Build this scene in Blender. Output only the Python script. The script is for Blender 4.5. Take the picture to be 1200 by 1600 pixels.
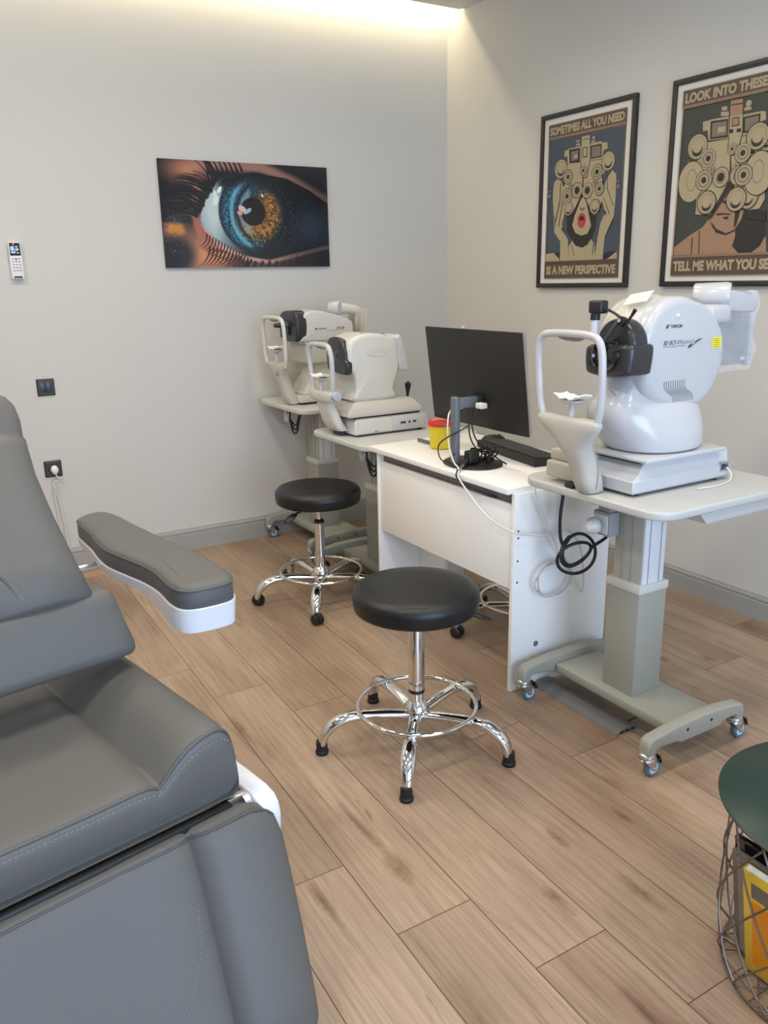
import bpy, bmesh, math, random
import numpy as np
from mathutils import Vector, Matrix
from mathutils.geometry import tessellate_polygon

for o in list(bpy.data.objects):
    bpy.data.objects.remove(o, do_unlink=True)
scene = bpy.context.scene
COL = scene.collection
PI = math.pi

# ---------------------------------------------------------------- camera
YAW, PITCH, ROLL = math.radians(59.1306), math.radians(15.7911), math.radians(-1.0759)
cam_d = bpy.data.cameras.new('camera')
cam = bpy.data.objects.new('camera', cam_d)
COL.objects.link(cam)
fw = Vector((math.cos(YAW)*math.cos(PITCH), math.sin(YAW)*math.cos(PITCH), -math.sin(PITCH)))
rt = Vector((math.sin(YAW), -math.cos(YAW), 0))
up = rt.cross(fw)
rt2 = rt*math.cos(ROLL) + up*math.sin(ROLL)
up2 = rt2.cross(fw)
M = Matrix((rt2, up2, -fw)).transposed().to_4x4()
M.translation = Vector((-3.140, -4.4252, 1.47))
cam.matrix_world = M
cam_d.sensor_fit = 'VERTICAL'
cam_d.sensor_height = 24.0
cam_d.lens = 24.0*1283.6/1600.0
cam_d.clip_start = 0.02
scene.camera = cam

# ---------------------------------------------------------------- view and light
scene.view_settings.view_transform = 'Standard'
scene.view_settings.look = 'None'
scene.view_settings.gamma = 1.0
scene.view_settings.use_curve_mapping = False
scene.view_settings.exposure = 0.35

world = bpy.data.worlds.new('world')
scene.world = world
world.use_nodes = True
world.node_tree.nodes['Background'].inputs[0].default_value = (0.55, 0.72, 1.0, 1)
world.node_tree.nodes['Background'].inputs[1].default_value = 1.2

def area(name, loc, direction, sx, sy, power, color):
    d = bpy.data.lights.new(name, 'AREA')
    d.shape = 'RECTANGLE'; d.size = sx; d.size_y = sy; d.energy = power; d.color = color
    o = bpy.data.objects.new(name, d); COL.objects.link(o)
    o.location = loc
    o.rotation_euler = Vector(direction).to_track_quat('-Z', 'Y').to_euler()
    return o
ROOM_H = 2.94       # soffit
WARM = (1.0, 0.90, 0.76)
DAY = (0.50, 0.70, 1.0)
PANELS = [(-2.3, -1.5), (-2.3, -3.1), (-1.15, -1.5), (-1.15, -3.1), (-3.5, -1.5), (-3.5, -3.1), (-2.3, -4.7), (-1.15, -4.7)]
for (x, y), pw_ in zip(PANELS, (9.5, 9.5, 5.0, 6.5, 13, 11, 8.5, 7)):
    area('ceiling_panel_light', (x, y, ROOM_H-0.03), (0, 0, -1), 0.30, 0.30, pw_, WARM).data.spread = math.radians(144 if x > -2 else 172)
area('window_daylight', (-2.3, -6.42, 1.35), (0.0, 1, -0.05), 2.6, 1.9, 92, DAY)
area('cove_strip_light', (-2.35, -0.085, 3.02), (0, 0.35, -1), 4.7, 0.03, 17, (1.0, 0.86, 0.58))

# ---------------------------------------------------------------- materials
def srgb(r, g, b):
    f = lambda c: (c/255/12.92) if c/255 <= 0.04045 else ((c/255+0.055)/1.055)**2.4
    return (f(r), f(g), f(b), 1)
MATS = {}
def mat(name, col, rough=0.5, metal=0.0, bump=0.0, bscale=200, spec=0.5, coat=0.0, var=0.0, vscale=6, emit=None, emis=0, alpha=1.0, trans=0.0, sheen=0):
    if name in MATS: return MATS[name]
    m = bpy.data.materials.new(name); m.use_nodes = True
    nt = m.node_tree; b = nt.nodes['Principled BSDF']
    b.inputs['Base Color'].default_value = col
    b.inputs['Roughness'].default_value = rough
    b.inputs['Metallic'].default_value = metal
    b.inputs['Specular IOR Level'].default_value = spec
    b.inputs['Coat Weight'].default_value = coat
    b.inputs['Alpha'].default_value = alpha
    b.inputs['Transmission Weight'].default_value = trans
    if emit:
        b.inputs['Emission Color'].default_value = emit
        b.inputs['Emission Strength'].default_value = emis
    tc = nt.nodes.new('ShaderNodeTexCoord')
    if bump:
        n = nt.nodes.new('ShaderNodeTexNoise'); n.inputs['Scale'].default_value = bscale; n.inputs['Detail'].default_value = 3
        bp = nt.nodes.new('ShaderNodeBump'); bp.inputs['Strength'].default_value = bump; bp.inputs['Distance'].default_value = 0.002
        nt.links.new(tc.outputs['Object'], n.inputs['Vector'])
        nt.links.new(n.outputs['Fac'], bp.inputs['Height']); nt.links.new(bp.outputs['Normal'], b.inputs['Normal'])
    if var:
        n = nt.nodes.new('ShaderNodeTexNoise'); n.inputs['Scale'].default_value = vscale; n.inputs['Detail'].default_value = 4
        mx = nt.nodes.new('ShaderNodeMixRGB'); mx.inputs[1].default_value = tuple(c*(1-var) for c in col[:3])+(1,); mx.inputs[2].default_value = tuple(min(1, c*(1+var)) for c in col[:3])+(1,)
        nt.links.new(tc.outputs['Object'], n.inputs['Vector']); nt.links.new(n.outputs['Fac'], mx.inputs[0]); nt.links.new(mx.outputs[0], b.inputs['Base Color'])
    MATS[name] = m
    return m

wall_m = mat('wall_paint', srgb(203, 200, 193), 0.75, bump=0.12, bscale=60, var=0.02, vscale=1.5)
ceil_m = mat('ceiling_paint', srgb(200, 198, 194), 0.8, bump=0.05, bscale=80)
base_m = mat('baseboard_paint', srgb(160, 158, 152), 0.5, bump=0.03, bscale=60)
leather = mat('grey_leather', srgb(94, 93, 90), 0.50, bump=0.16, bscale=420, spec=0.32, var=0.03, vscale=3)
leather2 = mat('darker_leather', srgb(80, 80, 81), 0.50, bump=0.16, bscale=420, spec=0.45, var=0.03, vscale=3)
thread = mat('thread', srgb(126, 128, 128), 0.7, bump=0.1)
pip = mat('piping_leather', srgb(78, 79, 78), 0.45, bump=0.1, bscale=400)
shellw = mat('white_shell', srgb(214, 216, 222), 0.28, bump=0.01, coat=0.3)
chrome = mat('chrome', (0.78, 0.77, 0.75, 1), 0.07, 1.0, var=0.02)
steel = mat('zinc_steel', (0.62, 0.62, 0.62, 1), 0.32, 1.0, var=0.06, vscale=30)
blkleather = mat('black_leather', srgb(23, 24, 26), 0.40, bump=0.12, bscale=380, spec=0.4)
blk = mat('black_plastic', srgb(24, 24, 25), 0.45, bump=0.03)
rubber = mat('black_rubber', srgb(18, 18, 19), 0.65, bump=0.05)
devw = mat('instrument_cream', srgb(203, 200, 191), 0.30, var=0.015, coat=0.15, bump=0.01)
devw2 = mat('instrument_white', srgb(190, 191, 194), 0.26, var=0.01, coat=0.2, bump=0.01)
devw3 = mat('instrument_cover', srgb(188, 184, 174), 0.35, var=0.02, bump=0.01)
lens_g = mat('instrument_dark', srgb(46, 47, 50), 0.30, bump=0.02)
lens_b = mat('lens_black', srgb(20, 20, 22), 0.12, coat=0.5, bump=0.005)
pad_m = mat('forehead_pad', srgb(140, 134, 138), 0.5, bump=0.05)
paper = mat('tissue_paper', srgb(246, 245, 238), 0.8, bump=0.08)
tabw = mat('stand_top_laminate', srgb(190, 190, 186), 0.38, bump=0.02, var=0.01)
deskw = mat('white_melamine', srgb(238, 237, 234), 0.35, bump=0.01, var=0.01)
deskin = mat('desk_rail', srgb(120, 114, 110), 0.5, bump=0.02)
metw = mat('stand_column_upper', srgb(196, 196, 190), 0.40, bump=0.02)
metal_g = mat('stand_sage_paint', srgb(150, 150, 139), 0.42, bump=0.06, bscale=250)
tyre = mat('caster_tyre', srgb(92, 112, 124), 0.5, bump=0.02)
tyre_in = mat('caster_hub', srgb(176, 214, 232), 0.4, bump=0.02)
pvc = mat('cable_cover_grey', srgb(105, 104, 102), 0.5, bump=0.03)
cab_w = mat('white_cable', srgb(215, 213, 205), 0.5, bump=0.01)
cab_g = mat('grey_cable', srgb(180, 180, 178), 0.5, bump=0.01)
cab_b = mat('black_cable', srgb(22, 22, 23), 0.5, bump=0.01)
screen_b = mat('monitor_back_plastic', srgb(28, 27, 26), 0.55, bump=0.15, bscale=500)
stand_g = mat('monitor_stand_grey', srgb(104, 110, 116), 0.4, bump=0.02)
yel = mat('yellow_plastic', srgb(212, 190, 35), 0.35, bump=0.02, var=0.03)
red = mat('red_plastic', srgb(200, 45, 40), 0.35, bump=0.02)
frame_m = mat('poster_frame_black', srgb(42, 39, 37), 0.4, bump=0.1, bscale=60, var=0.06, vscale=12)
matb = mat('poster_mount', srgb(216, 212, 203), 0.7, bump=0.02)
plate_b = mat('wall_plate_black', srgb(48, 48, 50), 0.35, bump=0.02)
plate_i = mat('wall_plate_rocker', srgb(52, 54, 66), 0.3, bump=0.02)
plate_g = mat('grey_socket', srgb(205, 205, 202), 0.4, bump=0.02)
green = mat('dark_green_lacquer', srgb(24, 48, 40), 0.36, bump=0.03, bscale=100)
wire_m = mat('basket_wire', srgb(120, 106, 96), 0.35, metal=0.75, bump=0.03)
orange = mat('orange_cover', srgb(226, 140, 20), 0.4, bump=0.02)
yelpap = mat('yellow_cover', srgb(228, 190, 60), 0.5, bump=0.02)
brown = mat('brown_page', srgb(112, 104, 92), 0.5, bump=0.02, var=0.1, vscale=30)
magg = mat('grey_cover', srgb(140, 135, 128), 0.45, bump=0.02, var=0.05)
remw = mat('remote_white', srgb(226, 226, 223), 0.4, bump=0.01)
scr = mat('remote_screen', srgb(20, 26, 32), 0.15, coat=0.4, bump=0.01)
scrl = mat('screen_glyph', srgb(190, 215, 225), 0.4, bump=0.01)
redb = mat('red_button', srgb(215, 60, 60), 0.4, bump=0.01)
ink = mat('ink_dark', srgb(45, 45, 58), 0.5, bump=0.01)
inkb = mat('ink_blue', srgb(66, 74, 128), 0.5, bump=0.01)
inkg = mat('ink_grey', srgb(140, 140, 140), 0.5, bump=0.01)
ylab = mat('yellow_label', srgb(232, 226, 60), 0.5, bump=0.01)
bagm = mat('plastic_bag', (0.85, 0.87, 0.88, 1), 0.10, bump=1.0, bscale=30, alpha=0.30, spec=0.8)
tabscreen = mat('control_panel_back', srgb(150, 150, 150), 0.4, bump=0.02)

# ---------------------------------------------------------------- mesh helpers
def V(*a): return Vector(a)
class MB:
    def __init__(s): s.v = []; s.f = []; s.m = []; s.mi = 0
    def add(s, vs, fs, mi=None):
        o = len(s.v); s.v += [tuple(v) for v in vs]
        s.f += [tuple(i+o for i in f) for f in fs]; s.m += [s.mi if mi is None else mi]*len(fs); return s
    def bm(s, bm, mat4=None):
        bm.verts.ensure_lookup_table()
        for i, v in enumerate(bm.verts): v.index = i
        vs = [(mat4 @ v.co) if mat4 else v.co.copy() for v in bm.verts]
        fs = [[v.index for v in f.verts] for f in bm.faces]
        bm.free(); return s.add(vs, fs)
    def box(s, x0, x1, y0, y1, z0, z1, bev=0.0, seg=2, rot=None, taper=None):
        bm = bmesh.new(); bmesh.ops.create_cube(bm, size=1)
        c = V((x0+x1)/2, (y0+y1)/2, (z0+z1)/2)
        for v in bm.verts:
            v.co = V(v.co.x*(x1-x0), v.co.y*(y1-y0), v.co.z*(z1-z0))
            if taper and v.co.z > 0: v.co.x *= taper; v.co.y *= taper
        if bev: bmesh.ops.bevel(bm, geom=bm.edges[:], offset=bev, segments=seg, profile=0.5, affect='EDGES')
        T = Matrix.Translation(c)
        if rot: T = T @ rot
        return s.bm(bm, T)
    def prism(s, pts, axis, a, b, bev=0.0, seg=2, rot=None, org=None):
        # outline in the plane normal to axis: x -> (y,z), y -> (x,z), z -> (x,y)
        bm = bmesh.new()
        def mk(p, t): return {'x': (t, p[0], p[1]), 'y': (p[0], t, p[1]), 'z': (p[0], p[1], t)}[axis]
        A = [bm.verts.new(mk(p, a)) for p in pts]; B = [bm.verts.new(mk(p, b)) for p in pts]
        n = len(pts)
        fa = bm.faces.new(A); fb = bm.faces.new(B[::-1])
        for i in range(n): bm.faces.new((A[(i+1) % n], A[i], B[i], B[(i+1) % n]))
        bmesh.ops.recalc_face_normals(bm, faces=bm.faces[:])
        if bev:
            bmesh.ops.bevel(bm, geom=list(set(fa.edges[:]+fb.edges[:])), offset=bev, segments=seg, profile=0.5, affect='EDGES')
        bmesh.ops.triangulate(bm, faces=[f for f in bm.faces if len(f.verts) > 4])
        T = None
        if rot: T = Matrix.Translation(org) @ rot @ Matrix.Translation(-Vector(org))
        return s.bm(bm, T)
    def loft(s, rings, caps=True, closed=True):
        n = len(rings[0]); vs = [p for r in rings for p in r]; fs = []
        for k in range(len(rings)-1):
            for i in range(n if closed else n-1):
                j = (i+1) % n
                fs.append((k*n+i, k*n+j, (k+1)*n+j, (k+1)*n+i))
        if caps and closed:
            for k, rev in ((0, True), (len(rings)-1, False)):
                c = len(vs); r = rings[k]; vs.append(sum((Vector(p) for p in r), Vector())/n)
                for i in range(n):
                    j = (i+1) % n
                    fs.append((k*n+j, k*n+i, c) if rev else (k*n+i, k*n+j, c))
        return s.add(vs, fs)
    def grid(s, G):
        h, w = len(G), len(G[0]); vs = [p for r in G for p in r]
        return s.add(vs, [(a*w+b, a*w+b+1, (a+1)*w+b+1, (a+1)*w+b) for a in range(h-1) for b in range(w-1)])
    def tube(s, pts, r, seg=10, closed=False, sm=6, flat=None, upv=None):
        P = [Vector(p) for p in pts]
        R = list(r) if isinstance(r, (list, tuple)) else [r]*len(P)
        if sm > 1 and len(P) > 2:
            n = len(P); Q = []; RR = []
            for i in range(n if closed else n-1):
                g = (lambda k: P[k % n]) if closed else (lambda k: P[max(0, min(n-1, k))])
                gr = (lambda k: R[k % n]) if closed else (lambda k: R[max(0, min(n-1, k))])
                a, b, c, d = g(i-1), g(i), g(i+1), g(i+2)
                for t in range(sm):
                    u = t/sm
                    Q.append(0.5*((2*b)+(c-a)*u+(2*a-5*b+4*c-d)*u*u+(3*b-a-3*c+d)*u**3)); RR.append(gr(i)*(1-u)+gr(i+1)*u)
            if not closed: Q.append(P[-1]); RR.append(R[-1])
            P, R = Q, RR
        n = len(P); rings = []; N = None
        for i in range(n):
            if closed: t = P[(i+1) % n]-P[i-1]
            else: t = P[min(n-1, i+1)]-P[max(0, i-1)]
            t = t.normalized() if t.length > 1e-9 else V(0, 0, 1)
            if upv is not None: N = Vector(upv)
            if N is None: N = V(0, 0, 1) if abs(t.z) < 0.9 else V(1, 0, 0)
            N = (N - t*N.dot(t)); N = N.normalized() if N.length > 1e-6 else t.orthogonal().normalized()
            B = t.cross(N)
            fa, fb = flat if flat else (1, 1)
            rings.append([P[i]+N*math.cos(2*PI*k/seg)*R[i]*fa+B*math.sin(2*PI*k/seg)*R[i]*fb for k in range(seg)])
        if closed:
            rings.append(rings[0]); return s.loft(rings, caps=False)
        return s.loft(rings)
    def cyl(s, p0, p1, r0, r1=None, seg=24, bev=0.0):
        p0, p1 = Vector(p0), Vector(p1); r1 = r0 if r1 is None else r1; d = (p1-p0); L = d.length; d.normalize()
        if bev: prof = [(r0-bev, 0), (r0-bev*0.3, bev*0.3), (r0, bev), (r1, L-bev), (r1-bev*0.3, L-bev*0.3), (r1-bev, L)]
        else: prof = [(r0, 0), (r1, L)]
        return s.lathe(prof, p0, d, seg)
    def lathe(s, prof, org=(0, 0, 0), axis=(0, 0, 1), seg=32, sx=1, sy=1):
        a = Vector(axis).normalized(); org = Vector(org)
        n = V(1, 0, 0) if abs(a.x) < 0.9 else V(0, 1, 0); n = (n-a*n.dot(a)).normalized(); b = a.cross(n)
        return s.loft([[org+a*z+(n*math.cos(2*PI*k/seg)*sx+b*math.sin(2*PI*k/seg)*sy)*r for k in range(seg)] for r, z in prof])
def ring(cx, cy, a, b, z, p=2.5, n=40):
    o = []
    for k in range(n):
        t = 2*PI*k/n; c, s_ = math.cos(t), math.sin(t)
        o.append((cx+a*math.copysign(abs(c)**(2/p), c), cy+b*math.copysign(abs(s_)**(2/p), s_), z))
    return o
def smooth_outline(pts, k=5, closed=True):
    n = len(pts); o = []
    for i in range(n):
        a, b, c, d = (Vector(pts[(i+j-1) % n]) for j in range(4))
        for t in range(k):
            u = t/k; q = 0.5*((2*b)+(c-a)*u+(2*a-5*b+4*c-d)*u*u+(3*b-a-3*c+d)*u**3); o.append((q[0], q[1]))
    return o
def puff(mb, pts, axis, a, b, r, steps=5):
    # outline extruded along axis with rounded (quarter circle) shoulders of radius r
    n = len(pts); cx = sum(p[0] for p in pts)/n; cy = sum(p[1] for p in pts)/n
    R = sum(math.hypot(p[0]-cx, p[1]-cy) for p in pts)/n
    sg = 1 if b > a else -1; st = []
    for k in range(steps+1):
        t = k/steps*PI/2; st.append((a+sg*r*(1-math.cos(t)), r*(1-math.sin(t))))
    stations = st + [(b-(x-a), ins) for x, ins in reversed(st)]
    rings = []
    for x, ins in stations:
        k = 1-ins/R
        rr = []
        for p in pts:
            q = (cx+(p[0]-cx)*k, cy+(p[1]-cy)*k)
            rr.append({'x': (x, q[0], q[1]), 'y': (q[0], x, q[1]), 'z': (q[0], q[1], x)}[axis])
        rings.append(rr)
    return mb.loft(rings)
OFF = {}
def tag(o, label=None, cat=None, group=None, kind=None):
    if label: o['label'] = label
    if cat: o['category'] = cat
    if group: o['group'] = group
    if kind: o['kind'] = kind
    return o
def thing(name, label, cat, loc=(0, 0, 0), rz=0, group=None, world=False):
    o = bpy.data.objects.new(name, None); COL.objects.link(o)
    o.empty_display_size = 0.1
    o.location = loc; o.rotation_euler = (0, 0, rz); tag(o, label, cat, group)
    OFF[o.name] = Vector(loc) if world else Vector((0, 0, 0))
    return o
def part(name, mb, mats, parent=None, label=None, bev=0.0, angle=38, subs=0, flat=False, off=None):
    me = bpy.data.meshes.new(name)
    if off is None: off = OFF.get(parent.name, Vector((0, 0, 0))) if parent else Vector((0, 0, 0))
    me.from_pydata([(v[0]-off[0], v[1]-off[1], v[2]-off[2]) for v in mb.v], [], mb.f)
    mats = mats if isinstance(mats, (list, tuple)) else [mats]
    for m in mats: me.materials.append(m)
    me.polygons.foreach_set('material_index', mb.m)
    bm = bmesh.new(); bm.from_mesh(me)
    if not flat: bmesh.ops.recalc_face_normals(bm, faces=bm.faces[:])
    bm.to_mesh(me); bm.free()
    if not flat:
        me.shade_smooth(); me.set_sharp_from_angle(angle=math.radians(angle))
    o = bpy.data.objects.new(name, me); COL.objects.link(o)
    OFF[o.name] = off
    if parent: o.parent = parent
    if label: o['label'] = label
    if subs:
        m = o.modifiers.new('sub', 'SUBSURF'); m.levels = subs; m.render_levels = subs
    if bev:
        m = o.modifiers.new('bevel', 'BEVEL'); m.width = bev; m.segments = 2; m.limit_method = 'ANGLE'; m.angle_limit = math.radians(40)
    return o
def solo(name, mb, mats, label, cat, loc, group=None, **k):
    o = part(name, mb, mats, None, off=Vector(loc), **k); o.location = loc
    return tag(o, label, cat, group)
def struct(name, mb, mats, **k):
    o = part(name, mb, mats, None, **k); o['kind'] = 'structure'; return o
def copy_tree(o, parent=None):
    c = o.copy(); COL.objects.link(c); c.parent = parent; OFF[c.name] = OFF.get(o.name, Vector())
    for ch in [x for x in bpy.data.objects if x.parent == o]: copy_tree(ch, c)
    return c
_tc = {}
def text_geo(body, shear=0.0, bold=0.0):
    key = (body, shear, bold)
    if key in _tc: return _tc[key]
    cu = bpy.data.curves.new('txt', 'FONT'); cu.body = body; cu.size = 1; cu.shear = shear; cu.offset = bold; cu.resolution_u = 3
    ob = bpy.data.objects.new('txt', cu); COL.objects.link(ob)
    bpy.context.view_layer.update()
    me = bpy.data.meshes.new_from_object(ob.evaluated_get(bpy.context.evaluated_depsgraph_get()))
    vs = [v.co.copy() for v in me.vertices]; fs = [tuple(p.vertices) for p in me.polygons]
    bpy.data.objects.remove(ob, do_unlink=True); bpy.data.curves.remove(cu); bpy.data.meshes.remove(me)
    x0 = min(v.x for v in vs); x1 = max(v.x for v in vs); y0 = min(v.y for v in vs); y1 = max(v.y for v in vs)
    _tc[key] = ([((v.x-x0)/(x1-x0), (v.y-y0)/(y1-y0)) for v in vs], fs)
    return _tc[key]
def put_text(mb, body, org, xd, yd, w, h, mi=None, shear=0.0, bold=0.0):
    vs, fs = text_geo(body, shear, bold); org, xd, yd = Vector(org), Vector(xd), Vector(yd)
    mb.add([org+xd*(a*w)+yd*(b*h) for a, b in vs], fs, mi)

# ================================================================ THE SETTING
KNOTS = [(-2.197, -2.890, .035, .085), (-2.197, -2.70, .018, .16), (-1.93, -3.19, .022, .075), (-1.77, -3.02, .02, .06), (-1.55, -3.05, .018, .05), (-2.29, -2.02, .02, .12), (-2.42, -2.88, .018, .12), (-.67, -2.43, .028, .05), (-.52, -2.53, .025, .05), (-1.48, -2.12, .03, .06), (-2.0, -3.55, .02, .12), (-1.74, -3.28, .02, .10)]
def wood_material():
    m = bpy.data.materials.new('oak_laminate'); m.use_nodes = True; nt = m.node_tree; N = nt.nodes; L = nt.links
    b = N['Principled BSDF']
    uv = N.new('ShaderNodeUVMap'); uv.uv_map = 'plank'
    at = N.new('ShaderNodeAttribute'); at.attribute_name = 'tone'
    sep = N.new('ShaderNodeSeparateColor'); L.new(at.outputs['Color'], sep.inputs[0])
    # offset the grain of every plank
    comb = N.new('ShaderNodeCombineXYZ'); L.new(sep.outputs[1], comb.inputs[0]); L.new(sep.outputs[2], comb.inputs[1])
    sc = N.new('ShaderNodeVectorMath'); sc.operation = 'SCALE'; sc.inputs['Scale'].default_value = 37; L.new(comb.outputs[0], sc.inputs[0])
    ad = N.new('ShaderNodeVectorMath'); ad.operation = 'ADD'; L.new(uv.outputs[0], ad.inputs[0]); L.new(sc.outputs[0], ad.inputs[1])
    def noise(scale, detail, sx, sy, dist=0.0, rough=0.55):
        mp = N.new('ShaderNodeMapping'); mp.inputs['Scale'].default_value = (sx, sy, 1); L.new(ad.outputs[0], mp.inputs[0])
        n = N.new('ShaderNodeTexNoise'); n.inputs['Scale'].default_value = scale; n.inputs['Detail'].default_value = detail
        n.inputs['Distortion'].default_value = dist; n.inputs['Roughness'].default_value = rough
        L.new(mp.outputs[0], n.inputs['Vector']); return n.outputs['Fac']
    def ramp(src, stops):
        r = N.new('ShaderNodeValToRGB'); L.new(src, r.inputs[0]); e = r.color_ramp.elements
        e[0].position, e[0].color = stops[0]; e[1].position, e[1].color = stops[-1]
        for p, c in stops[1:-1]: x = e.new(p); x.color = c
        return r.outputs[0]
    def mix(a, b_, f, mode='MIX'):
        x = N.new('ShaderNodeMixRGB'); x.blend_type = mode
        for i, q in ((0, f), (1, a), (2, b_)):
            if isinstance(q, (int, float)): x.inputs[i].default_value = q
            elif isinstance(q, tuple): x.inputs[i].default_value = q
            else: L.new(q, x.inputs[i])
        return x.outputs[0]
    big = noise(2.2, 3, 1.0, 0.28, 0.6)
    colr = ramp(big, [(0.28, srgb(136, 113, 94)), (0.45, srgb(159, 136, 114)), (0.60, srgb(171, 148, 126)), (0.8, srgb(151, 128, 107))])
    streak = noise(13, 8, 1.0, 0.085, 1.4, 0.68)
    st = ramp(streak, [(0.33, (0.60, 0.55, 0.50, 1)), (0.46, (0.93, 0.92, 0.90, 1)), (0.72, (1.06, 1.05, 1.04, 1))])
    c = mix(colr, st, 0.62, 'MULTIPLY')
    fine = noise(120, 5, 1.0, 0.035, 0.3, 0.75)
    crk = noise(26, 6, 1.0, 0.05, 2.5, 0.6)
    cr_ = ramp(crk, [(0.30, (0.52, 0.45, 0.40, 1)), (0.345, (1, 1, 1, 1)), (1.0, (1, 1, 1, 1))])
    c = mix(c, cr_, 0.75, 'MULTIPLY')
    fr = ramp(fine, [(0.35, (0.78, 0.75, 0.72, 1)), (0.58, (1.04, 1.04, 1.04, 1))])
    c = mix(c, fr, 0.8, 'MULTIPLY')
    # cathedral lines
    wv = N.new('ShaderNodeTexWave'); wv.wave_type = 'BANDS'; wv.bands_direction = 'X'
    wv.inputs['Scale'].default_value = 7; wv.inputs['Distortion'].default_value = 9; wv.inputs['Detail'].default_value = 2; wv.inputs['Detail Scale'].default_value = 0.7
    mp = N.new('ShaderNodeMapping'); mp.inputs['Scale'].default_value = (1.6, 0.22, 1); L.new(ad.outputs[0], mp.inputs[0]); L.new(mp.outputs[0], wv.inputs['Vector'])
    wr = ramp(wv.outputs['Fac'], [(0.0, (0.86, 0.83, 0.80, 1)), (0.25, (1, 1, 1, 1)), (1.0, (1.02, 1.02, 1.02, 1))])
    c = mix(c, wr, 0.6, 'MULTIPLY')
    # knots: dark stretched spots
    vo = N.new('ShaderNodeTexVoronoi'); vo.inputs['Scale'].default_value = 1.0
    mp2 = N.new('ShaderNodeMapping'); mp2.inputs['Scale'].default_value = (3.6, 1.0, 1); L.new(ad.outputs[0], mp2.inputs[0])
    dn = N.new('ShaderNodeTexNoise'); dn.inputs['Scale'].default_value = 9; dn.inputs['Detail'].default_value = 4; L.new(ad.outputs[0], dn.inputs['Vector'])
    dm = N.new('ShaderNodeVectorMath'); dm.operation = 'SCALE'; dm.inputs['Scale'].default_value = 0.30; L.new(dn.outputs['Color'], dm.inputs[0])
    da = N.new('ShaderNodeVectorMath'); da.operation = 'ADD'; L.new(mp2.outputs[0], da.inputs[0]); L.new(dm.outputs[0], da.inputs[1]); L.new(da.outputs[0], vo.inputs['Vector'])
    kr = ramp(vo.outputs['Distance'], [(0.02, (0.46, 0.38, 0.34, 1)), (0.10, (0.78, 0.73, 0.69, 1)), (0.27, (1, 1, 1, 1))])
    c = mix(c, kr, 0.8, 'MULTIPLY')
    geo = N.new('ShaderNodeNewGeometry')
    wn = N.new('ShaderNodeTexNoise'); wn.inputs['Scale'].default_value = 28; wn.inputs['Detail'].default_value = 6; wn.inputs['Roughness'].default_value = .7
    L.new(geo.outputs['Position'], wn.inputs['Vector'])
    for kx_, ky_, ka, kb in KNOTS:     # the single knots of the boards
        s1 = N.new('ShaderNodeVectorMath'); s1.operation = 'SUBTRACT'; L.new(geo.outputs['Position'], s1.inputs[0]); s1.inputs[1].default_value = (kx_, ky_, 0)
        s2 = N.new('ShaderNodeVectorMath'); s2.operation = 'MULTIPLY'; L.new(s1.outputs[0], s2.inputs[0]); s2.inputs[1].default_value = (1/ka, 1/kb, 0)
        s3 = N.new('ShaderNodeVectorMath'); s3.operation = 'SCALE'; s3.inputs['Scale'].default_value = 1.5; L.new(wn.outputs['Color'], s3.inputs[0])
        s4 = N.new('ShaderNodeVectorMath'); s4.operation = 'ADD'; L.new(s2.outputs[0], s4.inputs[0]); L.new(s3.outputs[0], s4.inputs[1])
        s6 = N.new('ShaderNodeVectorMath'); s6.operation = 'SUBTRACT'; L.new(s4.outputs[0], s6.inputs[0]); s6.inputs[1].default_value = (.75, .75, .75)
        s5 = N.new('ShaderNodeVectorMath'); s5.operation = 'LENGTH'; L.new(s6.outputs[0], s5.inputs[0])
        kc = ramp(s5.outputs['Value'], [(0.10, (0.50, 0.42, 0.38, 1)), (0.45, (0.70, 0.63, 0.58, 1)), (1.0, (1, 1, 1, 1))])
        c = mix(c, kc, 0.9, 'MULTIPLY')
    tn = ramp(sep.outputs[0], [(0.0, (0.93, 0.93, 0.93, 1)), (1.0, (1.05, 1.05, 1.05, 1))])
    c = mix(c, tn, 1.0, 'MULTIPLY')
    # groove between planks, from the distance to the plank's edge
    at2 = N.new('ShaderNodeUVMap'); at2.uv_map = 'edge'
    sx = N.new('ShaderNodeSeparateXYZ'); L.new(at2.outputs[0], sx.inputs[0])
    sp = N.new('ShaderNodeSeparateXYZ'); L.new(uv.outputs[0], sp.inputs[0])
    def m_(op, a, b2=None):
        x = N.new('ShaderNodeMath'); x.operation = op
        for i, q in ((0, a), (1, b2)):
            if q is None: continue
            if isinstance(q, (int, float)): x.inputs[i].default_value = q
            else: L.new(q, x.inputs[i])
        return x.outputs[0]
    du = m_('MINIMUM', sp.outputs[0], m_('SUBTRACT', sx.outputs[0], sp.outputs[0]))
    dv = m_('MINIMUM', sp.outputs[1], m_('SUBTRACT', sx.outputs[1], sp.outputs[1]))
    d = m_('MINIMUM', du, dv)
    g = m_('LESS_THAN', d, 0.0013)
    c = mix(c, srgb(84, 62, 44), g)
    L.new(c, b.inputs['Base Color'])
    rr = N.new('ShaderNodeMapRange'); L.new(streak, rr.inputs[0]); rr.inputs[3].default_value = 0.42; rr.inputs[4].default_value = 0.30; L.new(rr.outputs[0], b.inputs['Roughness'])
    bp = N.new('ShaderNodeBump'); bp.inputs['Strength'].default_value = 0.25; bp.inputs['Distance'].default_value = 0.001
    hh = m_('ADD', fine, m_('MULTIPLY', g, -4.0)); L.new(hh, bp.inputs['Height']); L.new(bp.outputs['Normal'], b.inputs['Normal'])
    b.inputs['Specular IOR Level'].default_value = 0.4
    return m

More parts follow.
